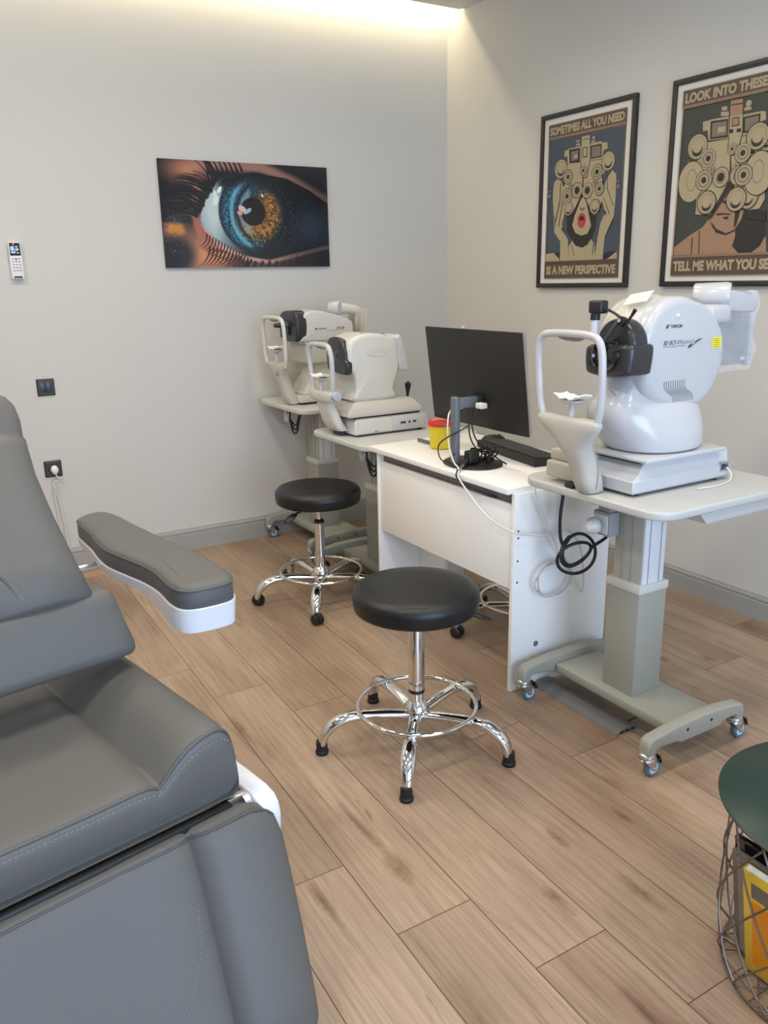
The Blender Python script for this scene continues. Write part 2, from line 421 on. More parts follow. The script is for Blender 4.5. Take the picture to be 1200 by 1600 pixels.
XL, YB = -4.3, -6.5          # left and rear walls
rng = random.Random(7)
joint = {-1: -2.805, 0: -3.08, 1: -2.004, 2: -3.565, 3: -2.497, 4: -2.752, 5: -3.29, 6: -2.05, 7: -2.587+0.62, 8: -2.587, -2: -3.3}
PW, PL = 0.2125, 1.322
me = bpy.data.meshes.new('floor'); vs, fs, uvp, uve, tone = [], [], [], [], []
SL = 0.0225                  # the boards run a hair off the wall's direction
for k in range(-11, 12):
    x0 = -2.315 + PW*k
    if x0 > 0.3: break
    j = joint.get(k, rng.uniform(-3, -1))
    y = j - PL*4
    while y < 0.35:
        ya, yb = y, y+PL
        q = [(xx+SL*(yy+2.8), yy) for xx, yy in ((x0, ya), (x0+PW, ya), (x0+PW, yb), (x0, yb))]
        if yb > YB-0.3 and ya < 0.3:
            b0 = len(vs); vs += [(a, b, 0) for a, b in q]; fs.append((b0, b0+1, b0+2, b0+3))
            uvp += [(0, 0), (PW, 0), (PW, PL), (0, PL)]; uve += [(PW, PL)]*4
            tone += [(rng.random(), rng.random(), rng.random(), 1)]*4
        y += PL
me.from_pydata(vs, [], fs)
u1 = me.uv_layers.new(name='plank'); u1.data.foreach_set('uv', [c for p in uvp for c in p])
u2 = me.uv_layers.new(name='edge'); u2.data.foreach_set('uv', [c for p in uve for c in p])
ca = me.color_attributes.new('tone', 'FLOAT_COLOR', 'CORNER'); ca.data.foreach_set('color', [c for p in tone for c in p])
# thickness: clip the boards to the room and close them below
bmf = bmesh.new(); bmf.from_mesh(me)
for co, no in (((0.1, 0, 0), (1, 0, 0)), ((XL-0.1, 0, 0), (-1, 0, 0)), ((0, 0.1, 0), (0, 1, 0)), ((0, YB-0.1, 0), (0, -1, 0))):
    bmesh.ops.bisect_plane(bmf, geom=bmf.verts[:]+bmf.edges[:]+bmf.faces[:], plane_co=co, plane_no=no, clear_outer=True)
bmf.to_mesh(me); bmf.free()
me.materials.append(wood_material())
fo = bpy.data.objects.new('floor', me); COL.objects.link(fo); fo['kind'] = 'structure'

TOP = 3.16
m = MB().box(XL-0.1, 0.1, 0, 0.1, 0, TOP); struct('wall_far', m, wall_m)
m = MB().box(0, 0.1, YB-0.1, 0.0, 0, TOP); struct('wall_right', m, wall_m)
m = MB().box(XL-0.1, XL, YB-0.1, 0.0, 0, TOP); struct('wall_left', m, wall_m)
WX0, WX1, WZ0, WZ1 = -3.7, -0.9, 0.35, 2.35
m = MB().box(XL, WX0, YB-0.1, YB, 0, TOP).box(WX1, 0, YB-0.1, YB, 0, TOP).box(WX0, WX1, YB-0.1, YB, 0, WZ0).box(WX0, WX1, YB-0.1, YB, WZ1, TOP)
struct('wall_rear', m, wall_m)
m = MB()
for a, b in ((WX0, WX0+0.06), (WX1-0.06, WX1), (-2.33, -2.27)): m.box(a, b, YB-0.08, YB-0.02, WZ0, WZ1, 0.004)
m.box(WX0, WX1, YB-0.08, YB-0.02, WZ0, WZ0+0.06, 0.004).box(WX0, WX1, YB-0.08, YB-0.02, WZ1-0.06, WZ1, 0.004)
struct('window_1', m, shellw)
# ceiling: upper slab, and the dropped soffit that leaves a lit slot along the far wall
m = MB().box(XL, 0, YB, 0, TOP-0.02, TOP+0.05); struct('ceiling', m, ceil_m)
SOF = 0.172
m = MB().box(XL, 0, YB, -SOF, ROOM_H, TOP-0.02); struct('ceiling_soffit', m, ceil_m)
m = MB().box(-4.29, -0.02, -0.165, -0.155, ROOM_H+0.004, ROOM_H+0.045).box(-4.29, -0.02, -0.171, -0.150, ROOM_H, ROOM_H+0.004)
struct('trim_1', m, ceil_m)

def baseboard(name, length, org, xd, nd, h=0.133):
    prof = [(0, 0), (0.018, 0), (0.018, 0.088*h/0.12), (0.013, 0.09*h/0.12), (0.013, 0.098*h/0.12), (0.016, 0.1*h/0.12), (0.015, 0.108*h/0.12), (0.010, 0.111*h/0.12), (0.008, 0.12*h/0.12), (0, 0.12*h/0.12)]
    org, xd, nd = Vector(org), Vector(xd), Vector(nd); z = V(0, 0, 1)
    m = MB().loft([[org+nd*a+z*b for a, b in prof], [org+xd*length+nd*a+z*b for a, b in prof]])
    return struct(name, m, base_m, angle=25)
baseboard('baseboard_far', -XL, (XL, 0, 0), (1, 0, 0), (0, -1, 0), 0.128)
baseboard('baseboard_right', -YB, (0, YB, 0), (0, 1, 0), (-1, 0, 0), 0.108)

# recessed ceiling panels
diff = mat('lamp_diffuser', (1, 1, 1, 1), 0.6, emit=(1, 0.93, 0.82, 1), emis=3)
for i, (x, y) in enumerate(PANELS):
    z = ROOM_H
    t = thing('ceiling_light', 'square recessed ceiling panel light ' + ('over the small caster stool', 'over the stool in front of the desk', 'over the lower instrument stand', 'over the right instrument stand', 'by the left wall near the far wall', 'over the treatment chair', 'near the rear window on the left', 'near the rear window on the right')[i], 'light', (x, y, z), group='recessed ceiling panels')
    f = MB()
    for a, b, c, d in ((-.17, .17, -.17, -.15), (-.17, .17, .15, .17), (-.17, -.15, -.15, .15), (.15, .17, -.15, .15)): f.box(a, b, c, d, -0.012, 0.0, 0.002)
    part('frame', f, shellw, t); part('diffuser', MB().box(-.15, .15, -.15, .15, -0.006, 0), diff, t)

# ================================================================ ON THE FAR WALL
def eye_print():
    W_, H_ = 0.959, 0.531; A = 1.806; nx, ny = 560, 310
    u = np.linspace(0, A, nx+1)[None, :].repeat(ny+1, 0); v = np.linspace(0, 1, ny+1)[:, None].repeat(nx+1, 1)
    rs = np.random.RandomState(3)
    def vn(sx, sy, seed):   # smooth value noise
        r = np.random.RandomState(seed).rand(sy+2, sx+2)
        fx = u/A*sx; fy = v*sy; ix = np.clip(fx.astype(int), 0, sx-1); iy = np.clip(fy.astype(int), 0, sy-1)
        tx = fx-ix; ty = fy-iy; tx = tx*tx*(3-2*tx); ty = ty*ty*(3-2*ty)
        return (r[iy, ix]*(1-tx)+r[iy, ix+1]*tx)*(1-ty)+(r[iy+1, ix]*(1-tx)+r[iy+1, ix+1]*tx)*ty
    def ss(a, b, x): t = np.clip((x-a)/(b-a), 0, 1); return t*t*(3-2*t)
    img = np.zeros((ny+1, nx+1, 3))
    def over(c, a):
        nonlocal img
        a = a[..., None] if a.ndim == 2 else a
        img = img*(1-a)+np.array(c)/255.0*a
    up_x = [0.0, .30, .384, .437, .46, .618, .968, 1.343, 1.60, 1.789, 1.81]; up_y = [.66, .60, .50, .40, .279, .162, .083, .132, .24, .352, .37]
    lo_x = [0.0, .384, .426, .554, .819, 1.104, 1.503, 1.81]; lo_y = [.56, .56, .62, .759, .893, .927, .84, .775]
    yu = np.interp(u, up_x, up_y); yl = np.interp(u, lo_x, lo_y)
    inside = ss(-.012, .012, v-yu)*ss(-.010, .010, yl-v)*ss(.36, .40, u)
    over((22, 22, 28), np.ones_like(u))
    # skin above: lit orange at left, pinkish crease ribbon towards the right
    over((196, 128, 96), .95*ss(.75, .0, np.hypot((u-.30)/.55, (v-.08)/.30)))
    cr = np.interp(u, [0, .612, 1.064, 1.439, 1.812], [.03, .02, .035, .165, .34])
    over((176, 128, 112), .85*ss(.10, .015, np.abs(v-cr))*ss(.2, .5, u)*(1-.45*ss(1.1, 1.8, u)))
    over((20, 24, 30), ss(.0, .06, v-cr-.05)*(1-ss(-.02, .0, v-yu))*ss(.40, .7, u))
    over((46, 40, 44), .8*ss(.05, .30, cr-v)*ss(1.1, 1.5, u))
    # lower skin
    lower = ss(0.0, .03, v-yl)
    over((120, 84, 72), lower*.9*ss(1.9, .5, u))
    over((214, 144, 100), .9*lower*ss(.62, .1, np.hypot((u-.48)/.75, (v-.90)/.5)))
    over((200, 132, 60), .95*ss(.12, .05, np.hypot(u-.125, (v-.62)*1.05)+.05*(vn(60, 34, 5)-.5)))
    over((26, 24, 34), .95*ss(.30, .12, np.hypot((u-.08)/1.0, (v-.88)/.8)))
    over((34, 30, 32), .9*ss(.26, .10, np.hypot((u-.30)/.9, (v-.42)/1.0)))
    over((30, 40, 56), .7*ss(.10, .03, np.hypot((u-.14)/1.6, (v-.54)*1.4)))
    over((178, 104, 86), .9*ss(.055, .015, np.abs(np.hypot((u-.62)/.285, (v-.46)/.42)-1)*.25)*ss(.60, .45, u)*ss(.05,.2,v))
    # pink lower rim
    over((212, 160, 150), .95*ss(.040, .010, np.abs(v-yl-.016))*ss(.36, .42, u)*(1-.65*ss(.8, 1.6, u)))
    # sclera
    over((150, 172, 176), inside*ss(.95, .5, u))
    over((206, 216, 214), .8*inside*ss(.16, .03, np.hypot((u-.53)*.9, (v-.45)*.45)))
    over((16, 24, 32), inside*ss(.80, 1.02, u))
    over((30, 48, 66), .8*inside*ss(.25, .05, np.hypot((u-1.60)/1.2, v-.60)))
    # iris
    cx, cy, R = .962, .470, .385
    dx, dy = u-cx, v-cy; r = np.hypot(dx, dy); th = np.arctan2(dy, dx)
    im = inside*ss(R+.012, R-.012, r)
    over((18, 34, 50), im)
    sp = np.random.RandomState(11).rand(900); fib = np.interp((th+PI)/(2*PI), np.linspace(0, 1, 900), sp)
    g2 = vn(190, 105, 8); g1 = vn(90, 50, 9)
    blue = ss(.40, -.40, dx/R)*ss(.10, .2, r)*ss(R, R-.06, r)
    over((52, 138, 168), im*blue*.85*ss(.35, .75, .6*g2+.4*fib))
    over((26, 74, 116), im*blue*.6*ss(.5, .7, g1)*ss(.4, -.1, dx))
    over((60, 150, 160), im*.8*ss(.06, .02, np.abs(r-.30))*ss(.45, .8, g2)*ss(-.4, .1, dy+.1)*ss(.5, -.2, dx/R))
    cx2, cy2 = .985, .47; r2 = np.hypot(u-cx2, v-cy2); gold = ss(.30, .22, r2+.06*(fib-.5))*ss(-.24, .08, (u-cx2)*.85+(v-cy2)*.75)
    over((176, 116, 40), im*gold*.95*ss(.15, .6, .5*g2+.5*fib))
    over((240, 176, 84), im*gold*.9*ss(.5, .85, .5*g2+.5*fib)*ss(.10, .2, r2))
    over((60, 36, 16), im*gold*.7*ss(.62, .8, g1)); over((150, 140, 70), im*.7*ss(.05, .01, np.abs(r2-.27))*ss(.5, .8, g2)*ss(-.1, .2, dy))
    # crescent reflection
    c1 = np.hypot((u-1.05)/.95, v-.47)
    over((120, 186, 206), im*.75*ss(.03, .012, np.abs(c1-.355))*ss(0, -.05, u-.93)); over((130, 160, 166), im*.75*ss(.045, .02, np.abs(c1-.235))*ss(0, -.05, u-.95))
    over((16, 30, 44), im*.8*ss(.02, .008, np.abs(c1-.295))*ss(0, -.05, u-.95))
    over((12, 16, 22), im*.92*ss(.10, .50, dx/R)*ss(.27, .33, r2)); over((12, 15, 20), inside*.93*ss(.15, .03, v-yu)*ss(.52, .66, u))
    # pupil and glints
    over((14, 12, 14), inside*ss(.142, .128, np.hypot(u-.946, v-.458)))
    for a, b, w, h, t, c in ((.83, .435, .05, .03, .6, (214, 190, 184)), (.885, .455, .05, .022, -.5, (150, 186, 190)), (.80, .475, .03, .025, 0, (220, 150, 120)), (1.055, .30, .02, .012, 1, (200, 206, 206)), (.60, .26, .035, .02, -1, (240, 244, 240)), (.555, .36, .03, .05, .3, (226, 232, 228)), (.55, .30, .02, .03, .3, (220, 226, 222))):
        x_ = (u-a)*math.cos(t)+(v-b)*math.sin(t); y_ = -(u-a)*math.sin(t)+(v-b)*math.cos(t)
        over(c, ss(1.1, .8, np.hypot(x_/w, y_/h)+.3*(g2-.5)))
    # embers
    for k in range(260):
        if k < 120: a, b = rs.normal(.11, .07), rs.normal(.66, .10)
        elif k < 200: a, b = rs.normal(1.38, .10), rs.normal(.62, .12)
        else: a, b = cx+.40*math.cos(k), cy+.33*math.sin(k)
        i, j_ = int(b*ny), int(a/A*nx)
        if 1 < i < ny-1 and 1 < j_ < nx-1: img[i:i+2, j_:j_+2] = img[i:i+2, j_:j_+2]*.45+np.array((214, 160, 90) if k < 120 else (120, 150, 140))/255*.55
    # lashes
    def lash(x0, y0, x1, y1, bend, w, c, al=.9):
        n = 60; t = np.linspace(0, 1, n); nxv, nyv = -(y1-y0), (x1-x0)
        xs = x0+(x1-x0)*t+nxv*bend*4*t*(1-t); ys = y0+(y1-y0)*t+nyv*bend*4*t*(1-t)
        for q in range(n):
            ww = w*(1-.8*t[q])+.0015; r_ = int(ww*ny)+1; i, j_ = int(ys[q]*ny), int(xs[q]/A*nx)
            i0, i1, j0, j1 = max(0, i-r_), min(ny+1, i+r_+1), max(0, j_-r_), min(nx+1, j_+r_+1)
            if i0 >= i1 or j0 >= j1: continue
            d = np.hypot(u[i0:i1, j0:j1]-xs[q], v[i0:i1, j0:j1]-ys[q]); a_ = (al*np.clip(1.2-d/ww, 0, 1))[..., None]
            img[i0:i1, j0:j1] = img[i0:i1, j0:j1]*(1-a_)+np.array(c)/255*a_
    for k in range(52):
        t = k/51; x0 = .58-.24*t+rs.normal(0, .01); y0 = .16+.36*t
        x1 = .30-.28*min(1, t*1.4)+rs.normal(0, .03)+(.12 if t < .25 else 0); y1 = (-.05 if t < .2 else .02+.50*t)+rs.normal(0, .03)
        lash(x0, y0, x1, y1, .10+.08*rs.rand(), .010, (20, 14, 16)); 
        if k % 3 == 0: lash(x0-.02, y0, x1+.02, y1+.02, .12, .004, (150, 110, 84), .5)
    for k in range(16): x0 = .44+k*.03; lash(x0, .62+k*.016+.06, x0-.10-.005*k, .80+k*.018, -.18, .007, (40, 24, 20))
    for k in range(12): x0 = .30+k*.04; lash(x0+.16, .80+k*.012, x0+.02, .99, -.15, .010, (36, 26, 30), .8)
    for k in range(10): x0 = .86+k*.08; lash(x0, .95, x0-.05, 1.02, -.1, .016, (40, 34, 38), .7)
    for k in range(8): x0 = .50+k*.05; lash(x0, .12-.006*k, x0-.10, -.06, .1, .012, (30, 22, 24), .7)
    over((12, 14, 18), .55*ss(.006, .002, np.abs(u-1.416-.0*(v)))*ss(.2, .24, v)); 
    lin = np.where(img <= .04045, img/12.92, ((img+.055)/1.055)**2.4)*.95
    me = bpy.data.meshes.new('picture_face')
    idx = (np.arange((ny+1)*(nx+1)).reshape(ny+1, nx+1))
    verts = np.stack([(u/A-.5)*W_, np.full_like(u, -.0155), (.5-v)*H_], -1).reshape(-1, 3)
    faces = np.stack([idx[:-1, :-1], idx[1:, :-1], idx[1:, 1:], idx[:-1, 1:]], -1).reshape(-1, 4)
    me.from_pydata(verts.tolist(), [], faces.tolist())
    a = me.color_attributes.new('picture', 'FLOAT_COLOR', 'POINT')
    a.data.foreach_set('color', np.concatenate([lin.reshape(-1, 3), np.ones(((ny+1)*(nx+1), 1))], 1).ravel())
    m = bpy.data.materials.new('printed_picture'); m.use_nodes = True; nt = m.node_tree
    at = nt.nodes.new('ShaderNodeAttribute'); at.attribute_name = 'picture'; b = nt.nodes['Principled BSDF']
    nt.links.new(at.outputs['Color'], b.inputs['Base Color']); b.inputs['Roughness'].default_value = 0.16; b.inputs['Coat Weight'].default_value = 0.25; b.inputs['Coat Roughness'].default_value = .06
    me.materials.append(m)
    return me
art = thing('eye_picture', 'glossy wide close-up picture of a blue and gold eye on the far wall', 'picture', (-1.3185, -0.002, 1.8145))
part('panel', MB().box(-.4795, .4795, -.015, 0, -.2655, .2655, 0.001), blk, art)
o = bpy.data.objects.new('picture_face', eye_print()); COL.objects.link(o); o.parent = art

def yplate(name, x, z, label, cat, extra):
    t = thing(name, label, cat, (x, -0.001, z))
    part('cover_plate', MB().loft([[(s*a, y, c*b) for a, b in ((-1, -1), (1, -1), (1, 1), (-1, 1))] for (s, c, y) in ((.042, .042, 0), (.042, .042, -.004), (.034, .034, -.011))]), plate_b, t, angle=15)
    extra(t); return t
def rockers(t):
    for s in (-1, 1): part('rocker', MB().box(s*.0145-.0135, s*.0145+.0135, -.0135, -.010, -.027, .027, .001), plate_i, t)
yplate('light_switch', -2.46, 0.981, 'black square double light switch on the far wall above the armrest', 'light switch', rockers)
def sock(t): part('socket_insert', MB().lathe([(.0, .0), (.026, 0), (.027, .002), (.0, .002)], (0, -.010, 0), (0, -1, 0), 28), blk, t)
yplate('wall_socket', -2.475, 0.565, 'black wall socket with a white plug, on the far wall beside the chair back', 'socket', sock)
t = thing('power_plug', 'white plug with a cable hanging down, in the black wall socket', 'plug', (-2.472, -0.012, 0.562))
part('plug_body', MB().loft([[(a*s*(1-.25*max(0, -b)), y, b*s*1.25) for a, b in [(math.cos(q), math.sin(q)) for q in np.linspace(0, 2*PI, 24, endpoint=False)]] for s, y in ((.017, 0), (.019, -.012), (.018, -.028), (.012, -.036), (.004, -.038))]), remw, t)
part('cable', MB().tube([(.0, -.028, -.02), (.012, -.034, -.040), (.035, -.032, -.046), (.01, -.02, -.056), (-.014, -.012, -.075), (-.012, -.008, -.2), (-.004, -.008, -.35), (.0, -.02, -.52), (.03, -.05, -.555)], .003, 8), cab_w, t)
part('cable', MB().tube([(-.012, -.012, -.07), (.002, -.008, -.16), (.016, -.008, -.30), (.022, -.02, -.50), (.05, -.05, -.556)], .003, 8), cab_w, t)

rm = thing('remote_control', 'white air conditioner remote in a holder on the far wall', 'remote control', (-2.522, -0.002, 1.589), rz=0)
part('holder', MB().box(-.026, .026, -.020, 0, -.082, -.02, .003), remw, rm)
part('handset', MB().prism([(-.0275, -.084), (.0275, -.084), (.0275, .084), (-.0275, .084)], 'y', -.030, -.008, .004), remw, rm)
part('display', MB().box(-.0235, .0235, -.0312, -.0295, .022, .080, .001), scr, rm)
g = MB()
for a, b, w, h in ((-.012, .055, .016, .018), (.008, .062, .012, .006), (.010, .050, .012, .010), (-.010, .036, .018, .006), (.012, .034, .008, .006)): g.box(a-w/2, a+w/2, -.0318, -.0311, b-h/2, b+h/2)
part('display_glyphs', g, scrl, rm)
part('power_button', MB().lathe([(0, 0), (.0055, 0), (.005, .0018), (0, .002)], (0, -.0298, .006), (0, -1, 0), 16), redb, rm)
g = MB()
for r_ in range(5):
    for c in (-1, 0, 1):
        if r_ == 0 and c == 0: continue
        g.box(c*.014-.0045, c*.014+.0045, -.0312, -.0296, .008-r_*.0135-.0025, .008-r_*.0135+.0025, .001)
part('buttons', g, inkg, rm)
part('label_strip', MB().box(-.018, .018, -.0312, -.0296, -.080, -.072, .001), blk, rm)
# door lining / pillar edge at the far left
# ================================================================ POSTERS
PC = {'n': srgb(84, 70, 57), 'm': srgb(134, 108, 90), 'f': srgb(66, 76, 86), 'g': srgb(58, 62, 57), 'c': srgb(168, 153, 122), 'k': srgb(42, 39, 37), 'r': srgb(176, 62, 62), 's': srgb(156, 122, 96), 'b': srgb(118, 110, 94)}
PK = list(PC); pmats = [mat('poster_ink_'+k, PC[k], 0.45, bump=0.01) for k in PK]
POSTER_LADY=[
('p', 'n', [(4, 1), (530, 0), (520, 759), (-4, 755)]),
('p', 'm', [(12, 60), (530, 66), (530, 76), (12, 74)]),
('p', 'f', [(12, 74), (530, 76), (520, 681), (2, 676)]),
('p', 'm', [(-5, 744), (520, 748), (520, 759), (-4, 755)]),
('p', 'c', [(0, 630), (69, 626), (106, 657), (114, 679), (1, 677)]),
('p', 'k', [(65, 628), (119, 621), (121, 658), (106, 657)]),
('p', 'c', [(415, 680), (448, 667), (508, 635), (511, 682)]),
('p', 'k', [(421, 641), (463, 632), (506, 633), (456, 664), (419, 676)]),
('p', 'k', [(152, 444), (192, 396), (331, 407), (364, 465), (358, 527), (336, 575), (309, 599), (272, 606), (224, 595), (199, 569), (157, 528)]),
('p', 'c', [(174, 597), (199, 572), (224, 597), (272, 609), (308, 596), (332, 569), (359, 598), (366, 684), (179, 680)]),
('p', 'k', [(193, 591), (197, 591), (223, 648), (216, 641)]),
('p', 'k', [(349, 592), (354, 594), (348, 645), (343, 645)]),
('p', 'c', [(194, 498), (210, 448), (249, 376), (265, 365), (287, 391), (328, 506), (305, 542), (263, 550), (220, 535)]),
('p', 'k', [(242, 416), (250, 413), (256, 423), (267, 424), (270, 415), (278, 419), (271, 429), (251, 427)]),
('d', 'r', 260, 477, 36, 0.82),
('d', 'k', 260, 472, 17, 1.0),
('p', 'r', [(240, 475), (282, 478), (278, 492), (246, 490)]),
('p', 'k', [(119, 213), (151, 195), (387, 202), (433, 249), (393, 280), (413, 378), (371, 462), (335, 463), (263, 358), (196, 447), (152, 444), (103, 344), (127, 264)]),
('p', 'c', [(126, 214), (152, 199), (387, 206), (425, 248), (384, 279), (402, 377), (366, 454), (339, 457), (264, 349), (258, 349), (195, 438), (159, 438), (112, 345), (136, 265)]),
('p', 'k', [(252, 259), (260, 259), (264, 349), (198, 447), (191, 437), (257, 345)]),
('p', 'c', [(117, 135), (138, 133), (147, 128), (368, 123), (378, 131), (409, 133), (414, 161), (386, 166), (383, 203), (142, 198), (140, 163), (117, 163)]),
('p', 'k', [(150, 133), (227, 134), (229, 200), (156, 197)]),
('p', 'b', [(165, 144), (215, 143), (216, 187), (168, 188)]),
('p', 'c', [(187, 162), (210, 162), (211, 177), (188, 178)]),
('p', 'k', [(299, 134), (373, 135), (376, 195), (303, 196)]),
('p', 'b', [(308, 141), (366, 142), (369, 188), (312, 190)]),
('p', 'k', [(231, 80), (294, 81), (301, 210), (286, 278), (264, 279), (238, 257)]),
('p', 'c', [(235, 83), (291, 84), (297, 209), (282, 273), (263, 275), (242, 258)]),
('p', 'b', [(242, 97), (287, 97), (288, 103), (243, 103)]),
('p', 'k', [(245, 136), (277, 135), (280, 183), (248, 183)]),
('p', 'c', [(250, 140), (272, 139), (275, 177), (252, 178)]),
('p', 'c', [(198, 113), (225, 113), (226, 121), (198, 121)]),
('p', 'c', [(199, 97), (220, 98), (220, 106), (200, 106)]),
('p', 'c', [(302, 114), (328, 114), (329, 121), (302, 121)]),
('d', 'c', 317, 101, 8, 1),
('p', 'c', [(50, 411), (41, 345), (47, 278), (73, 262), (98, 274), (128, 315), (126, 378), (154, 399), (131, 468), (117, 513), (166, 561), (181, 680), (114, 679), (111, 571), (63, 523)]),
('p', 'k', [(56, 437), (60, 438), (71, 491), (68, 504)]),
('p', 'k', [(95, 286), (100, 287), (100, 376), (71, 477), (66, 471), (94, 369)]),
('p', 'k', [(114, 377), (119, 381), (97, 499), (92, 495)]),
('p', 'k', [(150, 402), (154, 406), (121, 494), (117, 487)]),
('p', 'c', [(397, 340), (420, 295), (451, 262), (478, 283), (482, 384), (476, 473), (423, 573), (416, 682), (360, 682), (375, 571), (391, 498), (419, 451), (387, 381)]),
('p', 'k', [(420, 271), (423, 271), (427, 343), (472, 425), (469, 427), (422, 342)]),
('p', 'k', [(400, 376), (403, 377), (449, 459), (445, 462)]),
('p', 'k', [(418, 438), (424, 448), (426, 466), (416, 457)]),
('p', 'k', [(476, 473), (475, 497), (427, 567), (423, 564)]),
('p', 'k', [(118, 503), (130, 506), (135, 520), (121, 518)]),
('d', 'k', 95, 217, 48, 1),
('d', 'c', 95, 217, 45, 1),
('d', 'b', 95, 217, 36, 1),
('d', 'c', 95, 217, 34, 1),
('d', 'k', 96, 227, 24, 1),
('d', 'c', 95, 217, 23, 1),
('d', 'k', 422, 218, 45, 1),
('d', 'c', 422, 218, 42, 1),
('d', 'b', 422, 218, 33, 1),
('d', 'c', 422, 218, 32, 1),
('d', 'k', 423, 228, 23, 1),
('d', 'c', 422, 218, 22, 1),
('d', 'k', 151, 261, 35, 1),
('d', 'c', 151, 261, 32, 1),
('d', 'b', 151, 261, 24, 1),
('d', 'c', 151, 261, 19, 1),
('d', 'k', 151, 261, 11, 1),
('d', 'k', 352, 259, 37, 1),
('d', 'c', 352, 259, 34, 1),
('d', 'b', 352, 259, 26, 1),
('d', 'c', 352, 259, 20, 1),
('d', 'k', 352, 259, 12, 1),
('d', 'k', 149, 353, 38, 1),
('d', 'c', 149, 353, 35, 1),
('d', 'b', 149, 353, 26, 1),
('d', 'c', 149, 353, 21, 1),
('d', 'k', 149, 353, 12, 1),
('d', 'k', 221, 331, 38, 1),
('d', 'c', 221, 331, 35, 1),
('d', 'k', 221, 331, 23, 1),
('d', 'c', 221, 331, 21, 1),
('d', 'k', 221, 331, 17, 1),
('d', 'k', 293, 338, 37, 1),
('d', 'c', 293, 338, 35, 1),
('d', 'k', 293, 338, 23, 1),
('d', 'c', 293, 338, 21, 1),
('d', 'k', 293, 338, 17, 1),
('d', 'k', 375, 338, 32, 1),
('d', 'c', 375, 338, 29, 1),
('d', 'b', 375, 338, 22, 1),
('d', 'c', 375, 338, 17, 1),
('d', 'k', 375, 338, 10, 1),
('d', 'k', 165, 416, 33, 1),
('d', 'c', 165, 416, 31, 1),
('d', 'b', 165, 416, 24, 1),
('d', 'c', 165, 416, 23, 1),
('d', 'k', 165, 424, 17, 1),
('d', 'c', 165, 416, 16, 1),
('d', 'k', 350, 418, 36, 1),
('d', 'c', 350, 418, 33, 1),
('d', 'b', 350, 418, 26, 1),
('d', 'c', 350, 418, 25, 1),
('d', 'k', 351, 426, 18, 1),
('d', 'c', 350, 418, 17, 1),
('d', 'k', 261, 243, 23, 1),
('d', 'c', 261, 243, 21, 1),
('d', 'b', 261, 243, 16, 1),
('d', 'c', 261, 243, 13, 1),
('d', 'k', 261, 243, 8, 1),
('d', 'k', 175, 307, 14, 1),
('d', 'c', 175, 307, 13, 1),
('d', 'b', 175, 307, 10, 1),
('d', 'c', 175, 307, 8, 1),
('d', 'k', 175, 307, 5, 1),
('d', 'k', 342, 306, 14, 1),
('d', 'c', 342, 306, 13, 1),
('d', 'b', 342, 306, 10, 1),
('d', 'c', 342, 306, 8, 1),
('d', 'k', 342, 306, 5, 1),
('p', 'm', [(4, 316), (30, 316), (30, 322), (5, 322)]),
('p', 'm', [(10, 333), (32, 333), (31, 351), (11, 350)]),
('p', 'm', [(487, 314), (505, 314), (506, 320), (488, 320)]),
('p', 'm', [(489, 331), (509, 332), (508, 348), (490, 347)])]
